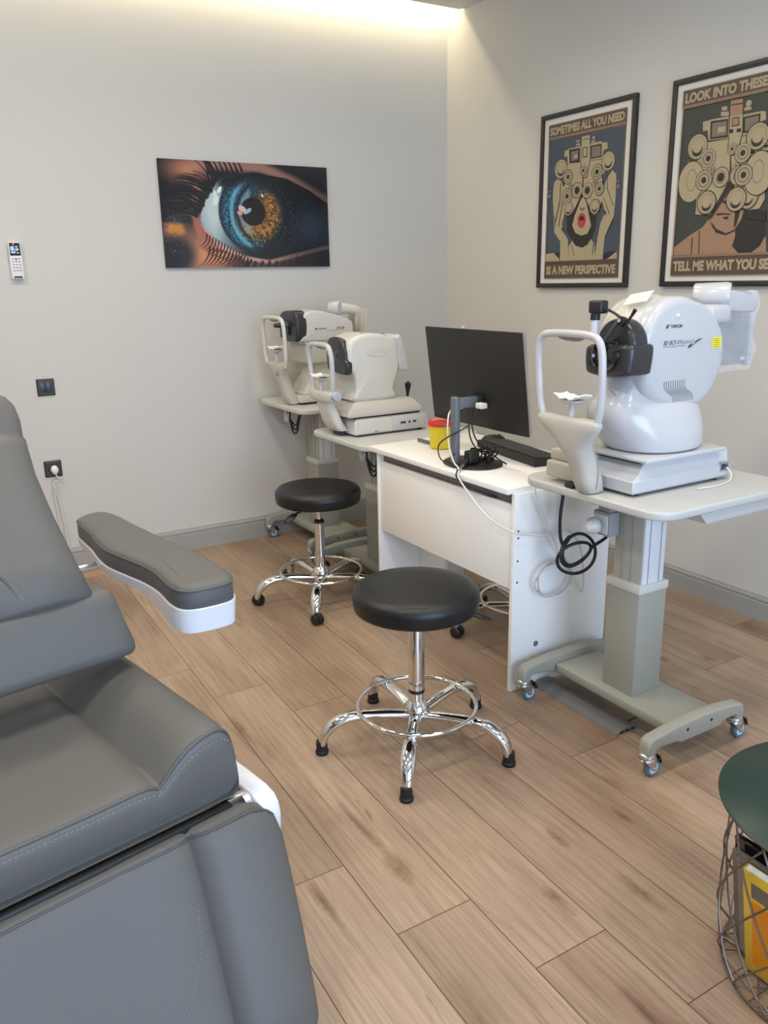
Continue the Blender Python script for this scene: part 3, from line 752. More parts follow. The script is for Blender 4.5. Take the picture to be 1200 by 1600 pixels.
POSTER_MAN=[
('p', 'n', [(0, -2), (387, 3), (479, 766), (0, 757)]),
('p', 'm', [(2, 64), (394, 65), (395, 74), (2, 72)]),
('p', 'g', [(2, 72), (395, 74), (469, 678), (5, 672)]),
('p', 'm', [(-1, 676), (469, 680), (470, 689), (-1, 686)]),
('p', 's', [(4, 639), (82, 593), (149, 561), (177, 531), (205, 570), (329, 584), (385, 563), (461, 618), (469, 679), (6, 672)]),
('p', 'k', [(311, 558), (351, 518), (451, 537), (460, 606), (438, 650), (398, 676), (339, 674), (306, 645), (317, 608)]),
('p', 's', [(182, 537), (196, 482), (245, 436), (263, 395), (286, 404), (316, 467), (349, 500), (339, 541), (313, 577), (270, 594), (222, 581)]),
('p', 'k', [(186, 534), (221, 571), (270, 592), (310, 580), (314, 586), (271, 600), (219, 587)]),
('p', 'k', [(277, 421), (303, 454), (329, 516), (319, 559), (306, 576), (306, 515), (286, 470), (271, 463)]),
('p', 'k', [(213, 509), (253, 510), (284, 516), (286, 521), (254, 517), (219, 518)]),
('p', 'k', [(247, 526), (277, 525), (275, 536), (256, 536)]),
('p', 'k', [(236, 463), (251, 460), (264, 470), (270, 460), (275, 473), (257, 477)]),
('p', 'k', [(97, 603), (104, 602), (104, 672), (99, 672)]),
('p', 'k', [(132, 573), (137, 573), (144, 670), (139, 670)]),
('p', 'k', [(132, 216), (401, 218), (419, 266), (444, 478), (422, 511), (358, 512), (316, 473), (274, 390), (255, 388), (188, 519), (103, 510), (100, 404), (31, 379), (39, 284), (96, 285), (93, 260)]),
('p', 'c', [(138, 221), (398, 222), (413, 265), (438, 471), (418, 505), (361, 507), (322, 467), (277, 385), (261, 281), (256, 280), (265, 383), (183, 511), (107, 506), (106, 405), (36, 379), (44, 285), (100, 288), (101, 261)]),
('p', 'c', [(108, 136), (135, 136), (147, 134), (234, 135), (243, 219), (144, 214), (135, 173), (112, 174)]),
('p', 'c', [(300, 140), (388, 140), (404, 144), (408, 174), (392, 177), (390, 216), (309, 219)]),
('p', 'k', [(147, 140), (233, 144), (239, 215), (150, 211)]),
('p', 'b', [(156, 149), (227, 151), (231, 205), (158, 204)]),
('p', 'c', [(185, 169), (221, 169), (224, 191), (187, 191)]),
('p', 'k', [(302, 149), (382, 147), (384, 210), (308, 210)]),
('p', 'b', [(313, 156), (374, 154), (377, 202), (317, 203)]),
('p', 'k', [(233, 73), (297, 77), (309, 205), (295, 285), (266, 290), (242, 272), (241, 195)]),
('p', 'c', [(237, 76), (294, 79), (305, 204), (289, 280), (266, 286), (246, 272), (244, 195)]),
('p', 's', [(237, 76), (294, 79), (299, 139), (240, 136)]),
('p', 'k', [(239, 92), (295, 94), (295, 99), (239, 96)]),
('p', 'k', [(250, 143), (286, 144), (289, 178), (253, 178)]),
('p', 's', [(254, 147), (282, 148), (284, 173), (257, 174)]),
('p', 'k', [(243, 186), (298, 189), (300, 203), (245, 201)]),
('p', 'c', [(261, 180), (277, 181), (280, 218), (264, 217)]),
('p', 'c', [(194, 112), (232, 116), (234, 132), (196, 129)]),
('p', 'c', [(196, 93), (222, 95), (224, 110), (197, 108)]),
('p', 'c', [(304, 114), (336, 116), (338, 127), (306, 126)]),
('d', 'c', 323, 102, 13, 1),
('d', 'k', 70, 370, 86, 0.8),
('d', 'c', 70, 370, 82, 0.8),
('d', 'b', 73, 364, 45, 0.6),
('d', 'c', 73, 364, 41, 0.6),
('d', 'k', 90, 231, 53, 1),
('d', 'c', 90, 231, 49, 1),
('d', 'b', 90, 231, 39, 1),
('d', 'c', 90, 231, 37, 1),
('d', 'k', 91, 243, 27, 1),
('d', 'c', 90, 231, 25, 1),
('d', 'k', 421, 244, 49, 1),
('d', 'c', 421, 244, 46, 1),
('d', 'b', 421, 244, 37, 1),
('d', 'c', 421, 244, 35, 1),
('d', 'k', 422, 254, 24, 1),
('d', 'c', 421, 244, 24, 1),
('d', 'k', 151, 285, 38, 1),
('d', 'c', 151, 285, 36, 1),
('d', 'b', 151, 285, 27, 1),
('d', 'c', 151, 285, 21, 1),
('d', 'k', 151, 285, 12, 1),
('d', 'k', 363, 282, 40, 1),
('d', 'c', 363, 282, 37, 1),
('d', 'b', 363, 282, 28, 1),
('d', 'c', 363, 282, 22, 1),
('d', 'k', 363, 282, 13, 1),
('d', 'k', 138, 370, 42, 1),
('d', 'c', 138, 370, 39, 1),
('d', 'b', 138, 370, 30, 1),
('d', 'c', 138, 370, 23, 1),
('d', 'k', 138, 370, 13, 1),
('d', 'k', 223, 367, 41, 1),
('d', 'c', 223, 367, 38, 1),
('d', 'k', 223, 367, 25, 1),
('d', 'c', 223, 367, 23, 1),
('d', 'k', 223, 367, 18, 1),
('d', 'k', 306, 368, 40, 1),
('d', 'c', 306, 368, 37, 1),
('d', 'k', 306, 368, 24, 1),
('d', 'c', 306, 368, 22, 1),
('d', 'k', 306, 368, 18, 1),
('d', 'k', 391, 370, 40, 1),
('d', 'c', 391, 370, 38, 1),
('d', 'b', 391, 370, 28, 1),
('d', 'c', 391, 370, 22, 1),
('d', 'k', 391, 370, 13, 1),
('d', 'k', 162, 461, 49, 1),
('d', 'c', 162, 461, 45, 1),
('d', 'b', 162, 461, 36, 1),
('d', 'c', 162, 461, 34, 1),
('d', 'k', 163, 472, 24, 1),
('d', 'c', 162, 461, 23, 1),
('d', 'k', 362, 456, 49, 1),
('d', 'c', 362, 456, 45, 1),
('d', 'b', 362, 456, 36, 1),
('d', 'c', 362, 456, 34, 1),
('d', 'k', 363, 466, 24, 1),
('d', 'c', 362, 456, 24, 1),
('d', 'k', 268, 263, 22, 1),
('d', 'c', 268, 263, 21, 1),
('d', 'b', 268, 263, 16, 1),
('d', 'c', 268, 263, 12, 1),
('d', 'k', 268, 263, 7, 1),
('d', 'k', 176, 331, 14, 1),
('d', 'c', 176, 331, 13, 1),
('d', 'b', 176, 331, 10, 1),
('d', 'c', 176, 331, 7, 1),
('d', 'k', 176, 331, 4, 1),
('d', 'k', 350, 333, 13, 1),
('d', 'c', 350, 333, 12, 1),
('d', 'b', 350, 333, 9, 1),
('d', 'c', 350, 333, 7, 1),
('d', 'k', 350, 333, 4, 1),
('p', 'k', [(262, 389), (276, 390), (350, 506), (342, 506), (274, 415), (193, 527), (182, 531)]),
('p', 'k', [(350, 512), (449, 513), (454, 555), (360, 537)])]
def poster(name, label, yc, zc, w, h, pw, ph_, py0, pz0, shapes, top, bottom, pal, tw, bw):
    # the poster hangs on the right wall, facing -x; poster-right is -y
    t = thing(name, label, 'poster', (-0.001, yc, zc))
    f = MB(); F = .023
    for a, b, c, d in ((-w/2, w/2, h/2-F, h/2), (-w/2, w/2, -h/2, -h/2+F), (-w/2, -w/2+F, -h/2+F, h/2-F), (w/2-F, w/2, -h/2+F, h/2-F)): f.box(-.022, 0, a, b, c, d, .002)
    part('frame', f, frame_m, t)
    part('mount', MB().box(-.012, 0, -w/2+F, w/2-F, -h/2+F, h/2-F), matb, t)
    m = MB(); lay = [0]
    def P(x, y): # mm from the print's top left corner
        return (-.0122-lay[0]*.00001, py0-yc-x/1000, pz0-zc-y/1000)
    def poly(pts, k):
        pts = [(min(max(a, 0), pw*1000), min(max(b, 0), ph_*1000)) for a, b in pts]
        q_ = [pts[0]]
        for p_ in pts[1:]:
            if abs(p_[0]-q_[-1][0])+abs(p_[1]-q_[-1][1]) > .5: q_.append(p_)
        if len(q_) < 3: return
        tri = tessellate_polygon([[Vector((a, b, 0)) for a, b in q_]])
        fs_ = []
        for a, b, c in tri:
            A_, B_, C2 = q_[a], q_[b], q_[c]
            ar = (B_[0]-A_[0])*(C2[1]-A_[1])-(B_[1]-A_[1])*(C2[0]-A_[0])
            if abs(ar) > 1e-6: fs_.append((a, b, c) if ar > 0 else (a, c, b))
        m.add([P(*q) for q in q_], fs_, PK.index(k)); lay[0] += 1
    W1, H1 = pw*1000, ph_*1000
    poly([(0, 0), (W1, 0), (W1, H1), (0, H1)], 'n'); poly([(14, 74), (W1-14, 74), (W1-14, H1-78), (14, H1-78)], pal)
    if name != 'poster_x':
        for s in shapes:
            if s[0] == 'p': poly(s[2], s[1])
            else:
                _, k, cx, cy, r, asp = s
                poly([(cx+r*asp*math.cos(q), cy+r*math.sin(q)) for q in np.linspace(0, 2*PI, 28, endpoint=False)], k)
                if k == 'c' and r > 19 and asp == 1:
                    for q in np.linspace(0, 2*PI, 16, endpoint=False):
                        ca_, sa_ = math.cos(q), math.sin(q); r1, r2, hw = r*.78, r*.93, .8
                        poly([(cx+r1*ca_-hw*sa_, cy+r1*sa_+hw*ca_), (cx+r2*ca_-hw*sa_, cy+r2*sa_+hw*ca_), (cx+r2*ca_+hw*sa_, cy+r2*sa_-hw*ca_), (cx+r1*ca_+hw*sa_, cy+r1*sa_-hw*ca_)], 'b')
    poly([(0, 0), (W1, 0), (W1, 60), (0, 60)], 'n'); poly([(0, H1-76), (W1, H1-76), (W1, H1), (0, H1)], 'n')
    poly([(0, 60), (W1, 60), (W1, 72), (0, 72)], 'm'); poly([(0, H1-88), (W1, H1-88), (W1, H1-78), (0, H1-78)], 'm' if pal == 'g' else 'n')
    for a, b, c, d in ((0, 0, W1, 3), (0, H1-3, W1, H1), (0, 0, 3, H1), (W1-3, 0, W1, H1)): poly([(a, b), (c, b), (c, d), (a, d)], 'm')
    for body, y0_, hh, wd in ((top, 53, 40, tw), (bottom, H1-20, 44, bw)):
        x, y_, z_ = P((W1-wd)/2, y0_); m.mi = PK.index('c')
        put_text(m, body, (x, y_, z_), (0, -1, 0), (0, 0, 1), wd/1000, hh/1000, bold=.05, shear=.03)
    part('print', m, pmats, t, flat=True)
    return t
axis_ = 232
man = [s for s in POSTER_MAN]
for s in POSTER_MAN:      # the right-hand half beyond the frame edge repeats the left one
    if s[0] == 'd' and s[2]+s[4]*s[5] < 215: man.append(('d', s[1], 2*axis_+8-s[2], s[3], s[4], s[5]))
poster('poster', 'black framed poster reading SOMETIMES ALL YOU NEED, woman with red lips', -1.193, 1.840, .642, .855, .526, .757, -.930, 2.216, POSTER_LADY, 'SOMETIMES ALL YOU NEED', 'IS A NEW PERSPECTIVE', 'f', 505, 492)
poster('poster', 'black framed poster reading LOOK INTO THESE EYES, cut by the right edge', -2.039, 1.845, .642, .858, .526, .762, -1.776, 2.224, man, 'LOOK INTO THESE EYES', 'TELL ME WHAT YOU SEE', 'g', 500, 500)

# ================================================================ STOOLS
def make_stool(name, label, loc, rz, casters, group, lever_ang, thin=False):
    t = thing(name, label, 'stool', loc, rz, group)
    part('seat', MB().lathe([(0, .478), (.186, .478), (.195, .484), (.198, .494), (.199, .508), (.2, .516), (.2005, .522), (.197, .536), (.186, .548), (.165, .554), (.12, .557), (.06, .558), (0, .558)], seg=64), blkleather, t, angle=60)
    m = MB().box(-.07, .07, -.06, .06, .466, .478, .003).lathe([(.03, .44), (.033, .446), (.033, .47), (0, .47)], seg=24)
    part('seat_mount', m, blk, t)
    d = V(math.cos(lever_ang), math.sin(lever_ang), 0); n = V(-d.y, d.x, 0)
    part('height_lever', MB().tube([d*.04+V(0, 0, .462), d*.14+V(0, 0, .460), d*.175+V(0, 0, .456)], .005, 8).tube([d*.172+V(0, 0, .457), d*.20+V(0, 0, .449), d*.235+V(0, 0, .436)], [.014, .02, .010], 12, flat=(.45, 1.1)), blk, t)
    if thin:
        part('gas_column', MB().lathe([(.013, .37), (.013, .46), (0, .46)], seg=20), chrome, t)
        part('column_collar', MB().lathe([(0, .374), (.02, .374), (.0245, .377), (.0245, .388), (.018, .394), (0, .394)], seg=24), blk, t)
        part('column_tube', MB().lathe([(0, .09), (.0225, .09), (.0225, .20), (.0235, .202), (.0235, .206), (.0225, .21), (.0235, .37), (.0235, .376), (0, .376)], seg=32), chrome, t)
    else:
        part('gas_column', MB().lathe([(.0265, .20), (.0265, .44), (.024, .45), (0, .45)], seg=32), chrome, t)
        part('column_collar', MB().lathe([(.0245, .186), (.0262, .188), (.0262, .196), (.0245, .2)], seg=32), blk, t)
        part('column_tube', MB().lathe([(0, .095), (.0245, .095), (.0245, .20), (0, .20)], seg=32), chrome, t)
    part('hub', MB().lathe([(0, .088), (.028, .088), (.034, .094), (.034, .122), (.042, .128), (.042, .136), (.030, .152), (.025, .158)], seg=32), chrome, t)
    part('hub_bolt', MB().cyl((.012, -.01, .07), (.012, -.01, .10), .006, seg=12), steel, t)
    m = MB().tube([(.192*math.cos(a), .192*math.sin(a), .140) for a in np.linspace(0, 2*PI, 48, endpoint=False)], .0072, 12, closed=True, sm=1)
    part('foot_ring', m, chrome, t)
    for k in range(5):
        a = k*2*PI/5; c, s_ = math.cos(a), math.sin(a); P = lambda r, z: (r*c, r*s_, z)
        m = MB().tube([P(.022, .108), P(.10, .118), (P(.18, .123)), P(.235, .118), P(.278, .098), P(.303, .067), P(.313, .034)], [.0165, .0170, .0180, .0200, .0205, .0180, .0155], 18, sm=7, flat=(.88, 1.22))
        leg = part('leg', m, chrome, t)
        if casters:
            q = V(*P(.316, 0)); aa = a+[.7, -1.2, 2.2, .4, -2.5][k]; w = V(math.cos(aa), math.sin(aa), 0); s2 = V(-w.y, w.x, 0); o_ = q+w*.012
            m = MB().cyl(q+V(0, 0, .03), q+V(0, 0, .052), .009, seg=12)
            for sg in (-1, 1): m.lathe([(0, 0), (.021, 0), (.0245, .003), (.0245, .013), (.02, .017), (0, .018)], o_+V(0, 0, .0246)+s2*(.006*sg), s2*sg, 24)
            m.lathe([(0, -.008), (.027, -.008), (.027, .008), (0, .008)], o_+V(0, 0, .028), s2, 24)
            part('caster', m, blk, leg)
        else:
            q = V(*P(.314, 0))
            part('rubber_foot', MB().lathe([(0, 0), (.020, 0), (.0215, .004), (.0215, .010), (.018, .014), (.0185, .030), (.0175, .046), (.014, .048), (0, .048)], q, (0, 0, 1), 24), rubber, leg)
    return t
make_stool('swivel_stool', 'round black stool on rubber feet, standing in front of the white desk', (-1.8275, -2.414, 0), math.radians(-57), False, 'swivel stools', math.radians(-22+57-10))
make_stool('swivel_stool', 'round black stool on twin-wheel casters in front of the far examination stands', (-1.500, -1.085, 0), math.radians(-122), True, 'swivel stools', math.radians(205+122), thin=True)
make_stool('swivel_stool', 'stool mostly hidden behind the white desk, only its chrome foot ring showing', (-.93, -1.90, 0), math.radians(18), True, 'swivel stools', 0.5, thin=True)

# ================================================================ EXAMINATION STANDS
def make_stand(label, loc, ztop, group, socket=True, ylo=-.285, yhi=.32):
    t = thing('instrument_stand', label, 'stand', loc, 0, group)
    th = .026
    def rrect(x0, x1, y0, y1, r, n=8):
        o = []
        for cx, cy, a0 in ((x1-r, y1-r, 0), (x0+r, y1-r, 90), (x0+r, y0+r, 180), (x1-r, y0+r, 270)):
            for k in range(n+1): a = math.radians(a0+90*k/n); o.append((cx+r*math.cos(a), cy+r*math.sin(a)))
        return o
    part('table_top', MB().prism(rrect(-.245, .40, ylo, yhi, .075), 'z', ztop-th, ztop, .006, 3), tabw, t)
    part('under_tray', MB().prism([(-.02, ztop-.068), (.33, ztop-.068), (.36, ztop-th), (-.06, ztop-th)], 'y', -.262, .15, .003), tabw, t)
    part('mounting_plate', MB().box(-.14, .14, -.11, .11, ztop-th-.012, ztop-th, .002), metal_g, t)
    u = MB().box(-.051, .056, -.060, .058, .40, ztop-th-.01, .005)
    up_ = part('upper_column', u, mat('column_grey', srgb(166, 166, 156), .42, bump=.03), t)
    part('front_cover', MB().box(-.046, .051, -.0620, -.058, .50, ztop-th-.012, .001), mat('column_cover_white', srgb(216, 216, 220), .35, bump=.02), up_, 'white front cover')
    g = MB()
    for yy in (-.0628,): 
        g.box(-.024, -.021, yy-.0006, yy+.002, .50, ztop-.05).box(.027, .030, yy-.0006, yy+.002, .50, ztop-.05)
    for xx in (-.0525,): g.box(xx-.0006, xx+.002, -.02, -.018, .50, ztop-.05).box(xx-.0006, xx+.002, .02, .022, .50, ztop-.05)
    part('grooves', g, metal_g, up_)
    part('lower_column', MB().box(-.062, .066, -.068, .068, .119, .487, .003), metal_g, t)
    part('column_collar', MB().box(-.066, .070, -.072, .072, .483, .513, .004), metw, t)
    part('base_plate', MB().prism(rrect(-.10, .115, -.262, .262, .012, 3), 'z', .088, .121, .006), metal_g, t)
    for s in (-1, 1):
        Y_ = s*.283
        ox = lambda x: x-.03
        out = [(-.245, .075), (-.245, .128), (-.238, .146), (-.222, .155), (-.20, .157), (-.12, .166), (.0, .170), (.09, .166), (.16, .157), (.182, .154), (.195, .145), (.200, .128), (.200, .075), (.165, .075), (.165, .112), (.155, .118), (.10, .118), (.085, .103), (-.10, .103), (-.115, .112), (-.195, .118), (-.208, .112), (-.210, .075)]
        out = [(x, z-.018 if z > .08 else z) for x, z in out]
        bar = part('foot_bar', MB().prism(out, 'y', Y_-.021, Y_+.021, .007, 3), metal_g, t)
        if s < 0: part('bolt_holes', MB().cyl((-.075, Y_-.0215, .124), (-.075, Y_-.019, .124), .0055).cyl((.035, Y_-.0215, .124), (.035, Y_-.019, .124), .0055), blk, bar)
    for cx in (-.2275, .1825):
        for s in (-1, 1):
            Y_ = s*.283; sx = 1 if cx < 0 else 1; off = .022
            m = MB().lathe([(0, .090), (.014, .090), (.016, .086), (.024, .082), (.026, .076), (.026, .072), (.02, .068), (.024, .064), (.016, .060), (0, .060)], (cx, Y_, 0), (0, 0, 1), 24)
            for q in (-1, 1):
                m.prism([(cx-.024, .066), (cx+.028, .066), (cx+.031, .030), (cx+.024, .019), (cx+.016, .024), (cx-.004, .048)], 'y', Y_+q*.0135-.001, Y_+q*.0135+.001)
            m.box(cx-.022, cx+.028, Y_-.0145, Y_+.0145, .063, .067)
            m.cyl((cx+.024, Y_-.017, .0275), (cx+.024, Y_+.017, .0275), .0045, seg=12)
            ct = part('caster', m, steel, t)
            w = part('wheel', MB().lathe([(.017, -.010), (.0255, -.010), (.0275, -.006), (.0275, .006), (.0255, .010), (.017, .010)], (cx+.024, Y_, .0275), (0, 1, 0), 28), tyre, ct)
            part('wheel_hub', MB().lathe([(0, -.0108), (.0185, -.0105), (.0185, .0105), (0, .0108)], (cx+.024, Y_, .0275), (0, 1, 0), 24), tyre_in, w)
            part('brake_pedal', MB().box(cx+.022, cx+.050, Y_-.012, Y_+.012, .050, .056, .002, rot=Matrix.Rotation(.25, 4, 'Y')).box(cx+.046, cx+.054, Y_-.013, Y_+.013, .036, .064, .002, rot=Matrix.Rotation(-.4, 4, 'Y')), blk, ct)
    if socket:
        q = part('socket_box', MB().box(-.100, -.052, .040, .112, ztop-.175, ztop-.095, .004).box(-.09, -.05, .05, .10, ztop-.10, ztop-th, .002), mat('grey_bracket', srgb(150, 150, 147), .45, bump=.02), t)
        part('socket_face', MB().box(-.104, -.099, .046, .106, ztop-.166, ztop-.104, .002), plate_g, q)
    return t
st_R = make_stand('height adjustable instrument stand at the right, nearest to the camera', (-1.125, -2.67, 0), .83, 'instrument stands')
st_L = make_stand('height adjustable instrument stand in the corner against the far wall', (-1.095, -.335, 0), .83, 'instrument stands', socket=False)
st_M = make_stand('lower instrument stand between the corner stand and the white desk', (-1.135, -1.070, 0), .76, 'instrument stands', socket=False, ylo=-.270, yhi=.305)

# cable loops hung under the two far stands
for i, (x, y, z, lab) in enumerate(((-1.235, -.30, .80, 'black cable loop tucked under the corner stand table top'), (-1.25, -1.18, .73, 'black cable loop hanging under the lower stand beside the desk'))):
    m = MB()
    for k in range(3): m.tube([(x, y+.055-k*.008, z+.0), (x-.01, y+.050, z-.06), (x-.012+.004*k, y+.01, z-.135+k*.02), (x-.01, y-.035, z-.13+k*.02), (x, y-.055+k*.01, z-.06), (x+.02, y-.05, z-.0)], .0048, 8)
    solo('cable_loop', m, cab_b, lab, 'cable', (x, y, z))
    m = MB().tube([(x-.01, y+.085, z+.003), (x-.02, y+.08, z-.05), (x-.018, y+.065, z-.075), (x-.012, y+.058, z-.04)], [.006, .012, .014, .008], 12)
    solo('cable_plug', m, plate_g, 'pale plug dangling beside the ' + ('corner stand cable loop' if i == 0 else 'cable loop next to the desk'), 'plug', (x-.01, y+.08, z))

# ================================================================ DESK
DX0, DX1, DY0, DY1 = -1.376, -.82, -2.302, -1.349
t = thing('desk', 'white desk with a deep front panel between the instrument stands', 'desk', (-1.1, -1.825, 0), world=True)
part('desk_top', MB().box(DX0, DX1, DY0, DY1, .750, .770, .001), deskw, t)
sp_ = part('side_panel', MB().box(-1.351, -.885, -2.315+.002, -2.295, 0, .75, .001), deskw, t)
g = MB()
for z in (.615, .590, .505, .425): g.cyl((-1.332, -2.3135, z), (-1.332, -2.3125, z), .0038, seg=14)
part('screw_caps', g, blk, sp_)
part('cam_lock', MB().lathe([(0, 0), (.011, 0), (.011, .0012), (0, .0012)], (-1.235, -2.313, .165), (0, -1, 0), 20).box(-1.243, -1.227, -2.3150, -2.3142, .164, .166).box(-1.236, -1.234, -2.3150, -2.3142, .157, .173), steel, sp_)
part('side_panel', MB().box(-1.351, -.885, -1.396, -1.378, 0, .75, .001), deskw, t)
part('front_panel', MB().box(-1.347, -1.331, -2.292, -1.397, .395, .708, .001), deskw, t)
part('top_rail', MB().box(-1.325, -1.309, -2.294, -1.397, .66, .749, .001), deskin, t)
g = MB().box(-1.329, -.91, -1.395, -1.373, .03, .12, .001).box(-.93, -.912, -1.42, -1.373, .0, .75, .001)
part('back_rail', MB().box(-1.14, -1.122, -1.60, -1.397, 0.0, .75, .001), deskw, t)

# monitor -------------------------------------------------------
MX, MY = -1.188, -1.865
t = thing('monitor', 'large black flat monitor on the white desk seen from behind', 'monitor', (MX-.05, MY, .770), world=True)
R_ = Matrix.Rotation(math.radians(-7), 4, 'Y')
def tilt(mb, c): 
    T = Matrix.Translation(c) @ R_ @ Matrix.Translation(-Vector(c)); mb.v = [tuple(T @ Vector(v)) for v in mb.v]; return mb
C_ = (MX, MY, 1.095)
pn = part('screen_housing', tilt(MB().box(MX-.006, MX+.012, MY-.303, MY+.303, .905, 1.285, .003), C_), screen_b, t, bev=.0015)
part('screen_glass', tilt(MB().box(MX+.012, MX+.0135, MY-.298, MY+.298, .918, 1.280), C_), lens_b, pn)
part('silver_edge', tilt(MB().box(MX-.002, MX+.009, MY-.3045, MY+.3045, .9035, 1.2865, .001), C_), steel, pn)
part('sensor_tab', tilt(MB().box(MX-.002, MX+.01, MY+.05, MY+.06, 1.2865, 1.293, .001), C_), metw, pn)
part('logo', tilt(MB().box(MX-.0068, MX-.0058, MY+.045, MY+.049, 1.13, 1.175).box(MX-.0068, MX-.0058, MY+.028, MY+.032, 1.13, 1.175), C_), lens_g, pn)
g = MB().box(MX-.022, MX-.004, MY-.30, MY-.285, .915, .95, .002)
st_ = part('stand_post', MB().box(-1.310, -1.285, -1.907, -1.868, .777, 1.037, .008, 4), stand_g, t)
part('stand_arm', MB().box(-1.288, -1.180, -1.905, -1.872, .992, 1.030, .004), stand_g, t)
part('stand_hinge', MB().box(-1.205, -1.185, -1.92, -1.855, .985, 1.035, .004), screen_b, t)
part('post_button', MB().cyl((-1.309, -1.9, .818), (-1.312, -1.9, .818), .004, seg=12), blk, st_)
part('stand_base', MB().loft([ring(-1.225, -1.905, a, b, z, 2.1, 48) for a, b, z in ((.100, .123, .7702), (.106, .128, .772), (.106, .128, .776), (.098, .120, .780), (.02, .03, .783))]), blk, t)
# cables at the monitor
g = MB().box(-1.216, -1.204, -1.965, -1.925, 1.005, 1.024, .004, rot=Matrix.Rotation(.1, 4, 'X'))
solo('display_plug', MB().box(-1.238, -1.206, -1.970, -1.932, .992, 1.014, .005), remw, 'white connector plugged into the back of the monitor', 'plug', (-1.225, -1.94, .988))
def cable(label, pts, r, m, extra=None, cat='cable', name='cable', seg=8, sm=6):
    g = MB().tube(pts, r, seg, sm=sm)
    if extra: extra(g)
    return solo(name, g, m, label, cat, pts[0])
cable('white cable from the monitor post down the desk front and round to the stand', [(-1.245, -1.862, .985), (-1.285, -1.852, .985), (-1.322, -1.875, .955), (-1.328, -1.885, .87), (-1.335, -1.927, .80), (-1.352, -1.985, .783), (-1.392, -2.04, .765), (-1.398, -2.12, .715), (-1.405, -2.23, .662), (-1.405, -2.36, .64), (-1.314, -2.37, .613), (-1.226, -2.37, .598), (-1.151, -2.365, .601), (-1.085, -2.36, .536), (-1.059, -2.36, .433), (-1.063, -2.36, .346), (-1.128, -2.355, .471), (-1.194, -2.352, .556), (-1.262, -2.352, .686), (-1.290, -2.345, .76), (-1.27, -2.335, .80)], .0033, cab_w)
coil = []
for k in range(34):
    a = k/33*2*PI*2.6; r = .083+.006*math.sin(k*1.7); coil.append((-1.193+r*math.cos(a), -2.352-.003*math.sin(a*.5), .423+r*.78*math.sin(a)))
cable('thin grey cable coiled against the desk side panel', [(-1.18, -2.34, .79), (-1.165, -2.345, .70), (-1.175, -2.35, .60), (-1.15, -2.352, .50)]+coil, .0026, cab_g, sm=3)
kn = []
for k in range(44):
    a = k/43*2*PI*2.7+1.9; r = .078+.012*math.sin(a*.55+1); kn.append((-1.186+r*math.cos(a), -2.45+.012*math.sin(a*1.5), .544+r*.72*math.sin(a)+.010*math.sin(a*.5)))
cable('thick black power cable knotted into a coil below the stand top', [(-1.245, -2.45, .80), (-1.258, -2.45, .765), (-1.268, -2.45, .69), (-1.264, -2.45, .62), (-1.245, -2.45, .585)]+kn+[(-1.13, -2.47, .565), (-1.10, -2.50, .60), (-1.115, -2.53, .640), (-1.175, -2.56, .655), (-1.225, -2.575, .665)], .0058, cab_b, sm=3, seg=10)
t = thing('power_plug', 'pale round plug in the socket box under the right stand', 'plug', (-1.241, -2.590, .690), world=True)
part('plug_body', MB().lathe([(0, .0), (.024, .0), (.027, .006), (.027, .018), (.022, .026), (.017, .040), (.012, .046), (0, .047)], (-1.241, -2.590, .694), (-1, .12, -.15), 24), plate_g, t)
part('cord_grip', MB().tube([(-1.265, -2.588, .680), (-1.255, -2.583, .668), (-1.232, -2.577, .662)], [.010, .009, .007], 10), plate_g, t)
cable('black cord looped around the monitor stand', [(-1.215, -1.93, .99), (-1.24, -1.935, .955), (-1.285, -1.93, .92), (-1.330, -1.885, .885), (-1.352, -1.855, .850), (-1.352, -1.862, .805), (-1.345, -1.90, .786), (-1.325, -1.935, .782), (-1.30, -1.94, .80)], .0026, cab_b)
cable('black cord hanging from the monitor to the desk top', [(-1.225, -1.905, .985), (-1.235, -1.91, .93), (-1.225, -1.925, .87), (-1.19, -1.95, .83), (-1.165, -1.99, .795), (-1.14, -2.01, .776)], .003, cab_b)
cable('black cord behind the monitor post', [(-1.235, -1.895, .985), (-1.24, -1.90, .90), (-1.215, -1.90, .84), (-1.175, -1.92, .80), (-1.13, -1.93, .777)], .0028, cab_b)
m = MB()
rngc = random.Random(5)
for k in range(6):
    c = V(-1.185+rngc.uniform(-.02, .02), -1.93+rngc.uniform(-.03, .03), .800+rngc.uniform(0, .02)); a1 = rngc.uniform(.03, .055); a2 = rngc.uniform(.012, .022); q = rngc.uniform(0, PI)
    m.tube([c+V(math.cos(q)*a1*math.cos(u_), math.sin(q)*a1*math.cos(u_), a2*math.sin(u_)+.012*math.cos(u_*2)) for u_ in np.linspace(0, 2*PI, 10, endpoint=False)], .0032, 8, closed=True, sm=4)
solo('cable_bundle', m, cab_b, 'tangled bundle of black cables on the monitor base', 'cable', (-1.185, -1.93, .78))
t = thing('power_adapter', 'black plug block with cord leaving over the desk edge', 'plug', (-1.262, -1.945, .783), world=True)
part('adapter_body', MB().box(-1.285, -1.235, -1.965, -1.925, .784, .834, .008, 3), blk, t)
part('adapter_neck', MB().cyl((-1.29, -1.955, .80), (-1.318, -1.968, .787), .009, .006, seg=14), blk, t)
part('adapter_ferrule', MB().cyl((-1.318, -1.968, .787), (-1.352, -1.985, .7785), .0062, seg=12), steel, t)
part('adapter_cord', MB().tube([(-1.352, -1.985, .778), (-1.372, -2.005, .777), (-1.386, -2.025, .760), (-1.372, -2.08, .732), (-1.355, -2.13, .722), (-1.335, -2.19, .712)], .0046, 8), cab_b, t)

